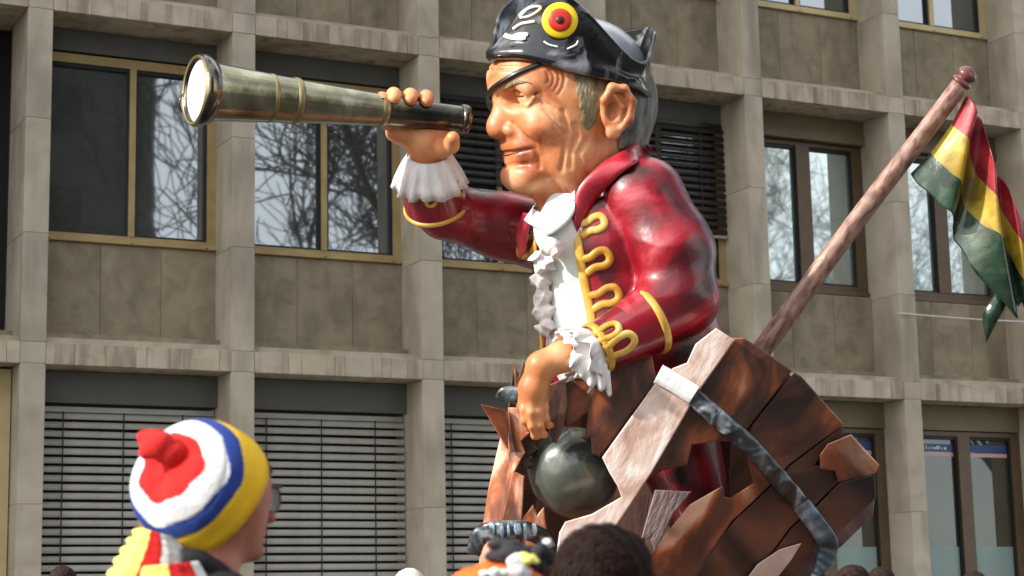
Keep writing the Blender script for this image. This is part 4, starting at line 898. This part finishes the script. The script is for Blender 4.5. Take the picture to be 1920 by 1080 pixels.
def person(label, x, y, wpx, D, face, hairm, jacket, ground=0.0, group=None, nstr=0, hairfuzz=18):
    """x, y: plane position of the crown of the head; wpx head width there; face = heading angle (0 = right, pi/2 = away)"""
    r = wpx/2; top = W([[x, y, 0]], D)[0]; root = thing('person', label, 'person', (top[0], top[1], ground), group)
    fx, fq = math.cos(face), -math.sin(face)
    cen = np.array([x, y+r*1.28, 0.])
    def fr(P): q = (P-cen)/r; return np.stack([q[:, 0]*fx+q[:, 2]*fq, -q[:, 0]*fq+q[:, 2]*fx, -q[:, 1]], 1)
    def hd(P0):
        P = fr(P0); A = P.copy(); A[:, 1] = np.abs(A[:, 1])
        d = ell(P, (0, 0, .22), (1.2, .95, 1.02)); d = smin(d, ell(P, (.35, 0, -.55), (.72, .68, .85)), .35); d = smin(d, ell(P, (.86, 0, -1.12), (.25, .3, .2)), .2)
        d = smin(d, cap(P, (-.2, 0, -.7), (-.35, 0, -2.2), .62, .68), .25); d = smax(d, -ell(A, (1.12, .38, .0), (.2, .24, .15)), .15); d = smin(d, ell(A, (.93, .38, 0), (.16, .17, .13)), .05)
        d = smin(d, cap(P, (1.1, 0, .05), (1.32, 0, -.36), .11, .16), .12); d = smin(d, cap(A, (1.06, 0, -.68), (.96, .26, -.68), .09, .05), .06); d = smax(d, -cap(A, (1.2, 0, -.71), (1.0, .3, -.7), .03, .02), .04)
        d = smin(d, ell(A, (-.12, 1.0, -.1), (.2, .1, .34)), .06); return d*r
    V, F = surfnet(hd, cen-r*np.array([1.75, 1.5, 1.75]), cen+r*np.array([1.75, 2.3, 1.75]), r*.075)
    hdo = mesh('head', Wp(V, D), F, M['pskin'], root)
    def hr(P0):
        P = fr(P0); base = ell(P, (-.04, 0, .24), (1.3, 1.04, 1.1)); wv = .03*np.sin(P[:, 0]*9+P[:, 1]*4)*np.sin(P[:, 2]*7+P[:, 1]*9)
        reg = smin(-(P[:, 2]-.52+.0*P[:, 0]), smax(P[:, 0]+.12, -(P[:, 2]+.75), .1), .1); return smax(base+wv, reg, .12)*r
    V, F = surfnet(hr, cen-r*np.array([1.6, 1.6, 1.6]), cen+r*np.array([1.6, 1.2, 1.6]), r*.07)
    ho_ = mesh('hair', Wp(V, D), F, hairm, root)
    if nstr: strands(hr, cen, nstr, hairm, 'hair_lock', ho_, hairfuzz, D)
    ang = face
    fw = RGT*fx-(-FWD)*0+FWD*(-fq); 
    body(root, (top[0], top[1]), top[2], D, math.atan2(fw[1], fw[0]), jacket, M['jeans'], ground)
    return root, cen, r, fr, hd

# spectator in the striped knit cap
DP = 3.2
pr, pc, prr, pfr, phd = person('spectator in a red, white, blue and yellow striped knit cap, glasses and scarf', 411, 822, 178, DP, math.radians(38), M['brownhair'], M['jacket'])
hatc = np.array([376., 917, 0]); HR = 131.0; hax = np.array([-.53, -.39, .75]); hax /= np.linalg.norm(hax)
rf = np.array([0, -1., 0]); rf -= (rf@hax)*hax; rf /= np.linalg.norm(rf); rs_ = np.cross(hax, rf)
na, nb = 120, 120
th = np.radians(np.linspace(0.5, 112, na)); ph = np.linspace(0, 2*np.pi, nb, endpoint=False)
TH, PH = np.meshgrid(th, ph, indexing='ij')
dph = rf*np.cos(PH)[..., None]+rs_*np.sin(PH)[..., None]; gph = np.clip((dph[..., 0]*.72+dph[..., 1]*.69-.2)/.6, 0, 1)
deg = np.degrees(TH)
TH = np.where(deg > 62, np.radians(62)+(TH-np.radians(62))*(1-.42*gph), TH)
Rr = HR*(1+.018*np.sin(PH*3+1)*np.sin(TH*2)+.02*np.sin(PH*5)*np.exp(-((deg-30)/18)**2)-.16*np.exp(-(deg/26)**2))
Rr = Rr*(1-.10*np.exp(-((deg-17)/9)**2-((np.cos(PH-4.2)-1)/.5)**2))
for bdeg in (34, 55, 72): Rr = Rr*(1-.012*np.exp(-((deg-bdeg)/2.0)**2))
Rr = Rr*(1+.035*np.exp(-((deg-103)/10)**2))
V = hatc+hax*(Rr*np.cos(TH))[..., None]+rf*(Rr*np.sin(TH)*np.cos(PH)*1.0)[..., None]+rs_*(Rr*np.sin(TH)*np.sin(PH))[..., None]
Vin = hatc+(V-hatc)*.95
V2 = np.concatenate([V.reshape(-1, 3), Vin[-1]]); F = gridF(na, nb, False, True)
F += [((na-1)*nb+j, (na-1)*nb+(j+1) % nb, na*nb+(j+1) % nb, na*nb+j) for j in range(nb)]
wobb = lambda p: 2.2*math.sin(p*3+.5)+1.4*math.sin(p*7)
mi = []
for k in range(len(gridF(na, nb, False, True))):
    i, j = divmod(k, nb); dg = math.degrees((th[i]+th[i+1])/2)+wobb(ph[j]); mi.append(0 if dg < 34 else 1 if dg < 55 else 2 if dg < 72 else 3)
kc = mesh('knit_cap', Wp(V2, DP), F, [M['kred'], M['kwhite'], M['kblue'], M['kyel']], pr, matidx=mi+[3]*nb)
def tail(P): return chain(P, [(322, 850, 82), (302, 836, 86), (284, 827, 80), (270, 822, 72)], [27, 25, 21, 14], 12)+1.2*np.sin(P[:, 0]*.1+P[:, 1]*.13)
V, F = surfnet(lambda P: smin(tail(P), cap(P, (292, 838, 96), (272, 850, 92), 18, 12), 12), (225, 780, 40), (365, 905, 140), 3.4); mesh('cap_tip', Wp(V, DP), F, M['kred'], kc)
# glasses
gl = mesh('glasses', *(lambda v, f: (Wp(v, DP), f))(*tube(np.array([[488, 910, 6], [506, 911, -8], [528, 912, -40]]), 3.2)), M['metalframe'], pr)
a = np.linspace(0, 2*np.pi, 28, endpoint=False); cg = np.array([512, 936, -30]); gx = np.array([.42, 0, -.9]); P = cg+np.cos(a)[:, None]*np.array([.5, 0, -.86])*27+np.sin(a)[:, None]*np.array([0, 1, 0])*25
mesh('rim', *(lambda v, f: (Wp(v, DP), f))(*tube(P, 2.2, closed=True)), M['metalframe'], gl)
mesh('lens', Wp(np.vstack([cg, P]), DP), [(0, 1+i, 1+(i+1) % 28) for i in range(28)], M['lensglass'], gl, smooth=False)
# scarf: ribbed knit band lying from the nape down the back
def scarf(name, left, right, mats, cuts, q, n=60, m=25, scal=0):
    a_, b_ = spline(left, n), spline(right, n); u = np.linspace(0, 1, m); V = []
    tn = np.gradient(a_, axis=0); 
    for i in range(n):
        row = a_[i]*(1-u)[:, None]+b_[i]*u[:, None]; sc2 = scal*(abs(math.sin(i*.42))-.5); row = row+np.outer((1-u)**4, (a_[i]-b_[i])/np.linalg.norm(a_[i]-b_[i]))*sc2
        V.append(np.column_stack([row, q+18*np.sin(math.pi*u)+.9*np.sin(u*m*.5*math.pi)+.5*math.sin(i*.9)]))
    V = np.array(V); Vb = V.copy(); Vb[..., 2] -= 10; nn = n*m; Fa = gridF(n, m); 
    mi = [next(c for c, k in enumerate(cuts) if (f % (m-1))/(m-1) < k) for f in range(len(Fa))]
    bd = [(j, j+1) for j in range(m-1)]+[((n-1)*m+j, (n-1)*m+j+1) for j in range(m-1)]+[(i*m, i*m+m) for i in range(n-1)]+[(i*m+m-1, i*m+2*m-1) for i in range(n-1)]
    mb = [0]*(m-1)*2+[0]*(n-1)+[len(mats)-1]*(n-1)
    F = Fa+[tuple(k+nn for k in f) for f in Fa]+[(x, y, y+nn, x+nn) for x, y in bd]
    return mesh(name, Wp(np.concatenate([V.reshape(-1, 3), Vb.reshape(-1, 3)]), DP), F, mats, pr, matidx=mi+mi+mb)
scarf('scarf', [(258, 988), (236, 1020), (212, 1060), (190, 1110), (180, 1170)], [(330, 1008), (352, 1040), (356, 1080), (350, 1130), (350, 1170)], [M['kpale'], M['kred'], M['kwhite']], [.3, .58, 1.1], 74, scal=9)
scarf('scarf_end', [(268, 1062), (262, 1090), (262, 1120), (264, 1170)], [(372, 1052), (390, 1085), (400, 1120), (405, 1170)], [M['kpale'], M['kred'], M['kwhite']], [.45, .85, 1.1], 98, n=30, m=21, scal=3)
V, F = tube(spline([(338, 1050, 78), (372, 1052, 70), (412, 1072, 52), (440, 1100, 10)], 30), 22); mesh('coat_collar', Wp(V, DP), F, M['jacket'], pr)

# dark-haired spectator, centre
person('spectator with dark brown hair seen from behind below the cannonball', 1130, 993, 184, 3.3, math.radians(80), M['brownhair'], M['jacket'], nstr=5000, hairfuzz=26)
# spectator in the orange hat
po, oc, orr, ofr, ohd = person('spectator in an orange felt hat with black and white trimmings below the barrel', 940, 1064, 150, 3.0, math.radians(60), M['brownhair'], M['jacket'])
def ohat(P): return smin(ell(P, (935, 1120, 0), (98, 68, 96)), ell(P, (880, 1102, 30), (40, 32, 40)), 16)+1.5*np.sin(P[:, 0]*.15)*np.sin(P[:, 1]*.12)
V, F = surfnet(lambda P: smax(ohat(P), P[:, 1]-1135, 6), (820, 1030, -110), (1045, 1145, 115), 4); oh = mesh('felt_hat', Wp(V, 3.0), F, M['orange'], po)
def puff(c, r, seed): 
    rr = random.Random(seed); cs = [(c[0]+rr.gauss(0, r[0]*.35), c[1]+rr.gauss(0, r[1]*.35), c[2]+rr.gauss(0, r[2]*.3), rr.uniform(.35, .6)) for _ in range(9)]
    def f(P):
        d = None
        for x, y, z, k in cs: e = ell(P, (x, y, z), (r[0]*k, r[1]*k, r[2]*k)); d = e if d is None else smin(d, e, 5)
        return d
    return surfnet(f, np.array(c)-np.array(r)*1.8, np.array(c)+np.array(r)*1.8, 3)
for nm, c, r, mm, sd in (('white_flower', (972, 1064, 70), (28, 22, 22), 'kwhite', 1), ('white_flower', (930, 1078, 92), (18, 14, 14), 'kwhite', 2), ('pale_flower', (990, 1048, 66), (20, 14, 14), 'kpale', 5), ('black_feather', (962, 1034, 40), (50, 24, 30), 'jacket', 3), ('black_feather', (1012, 1052, 60), (24, 30, 20), 'jacket', 4), ('white_tip', (1024, 1018, 62), (9, 8, 8), 'kwhite', 6)):
    V, F = puff(c, r, sd); mesh(nm, Wp(V, 3.0), F, M[mm], oh)
# people far off, only the tops of their heads in view
for lab, x, y, wd, D, fa, hm, g in (('distant spectator with short dark hair standing under the brown shop window, left of a pair', 1598, 1060, 54, 11.5, 2.6, 'brownhair', .13), ('distant spectator with dark hair, right one of a pair under the shop window', 1652, 1064, 50, 11.8, 2.0, 'brownhair', .13), ('distant spectator at the far right below the blue striped shop window', 1826, 1072, 44, 12.4, 2.2, 'brownhair', .13), ('dark-haired spectator at the lower left in front of the slatted blind', 118, 1062, 50, 9.5, 1.2, 'brownhair', 0), ('white-haired spectator between the striped cap and the barrel', 768, 1067, 60, 8.4, 1.6, 'whitehair', 0)):
    person(lab, x, y, wd, D, fa, M[hm], M['jacket'], g)
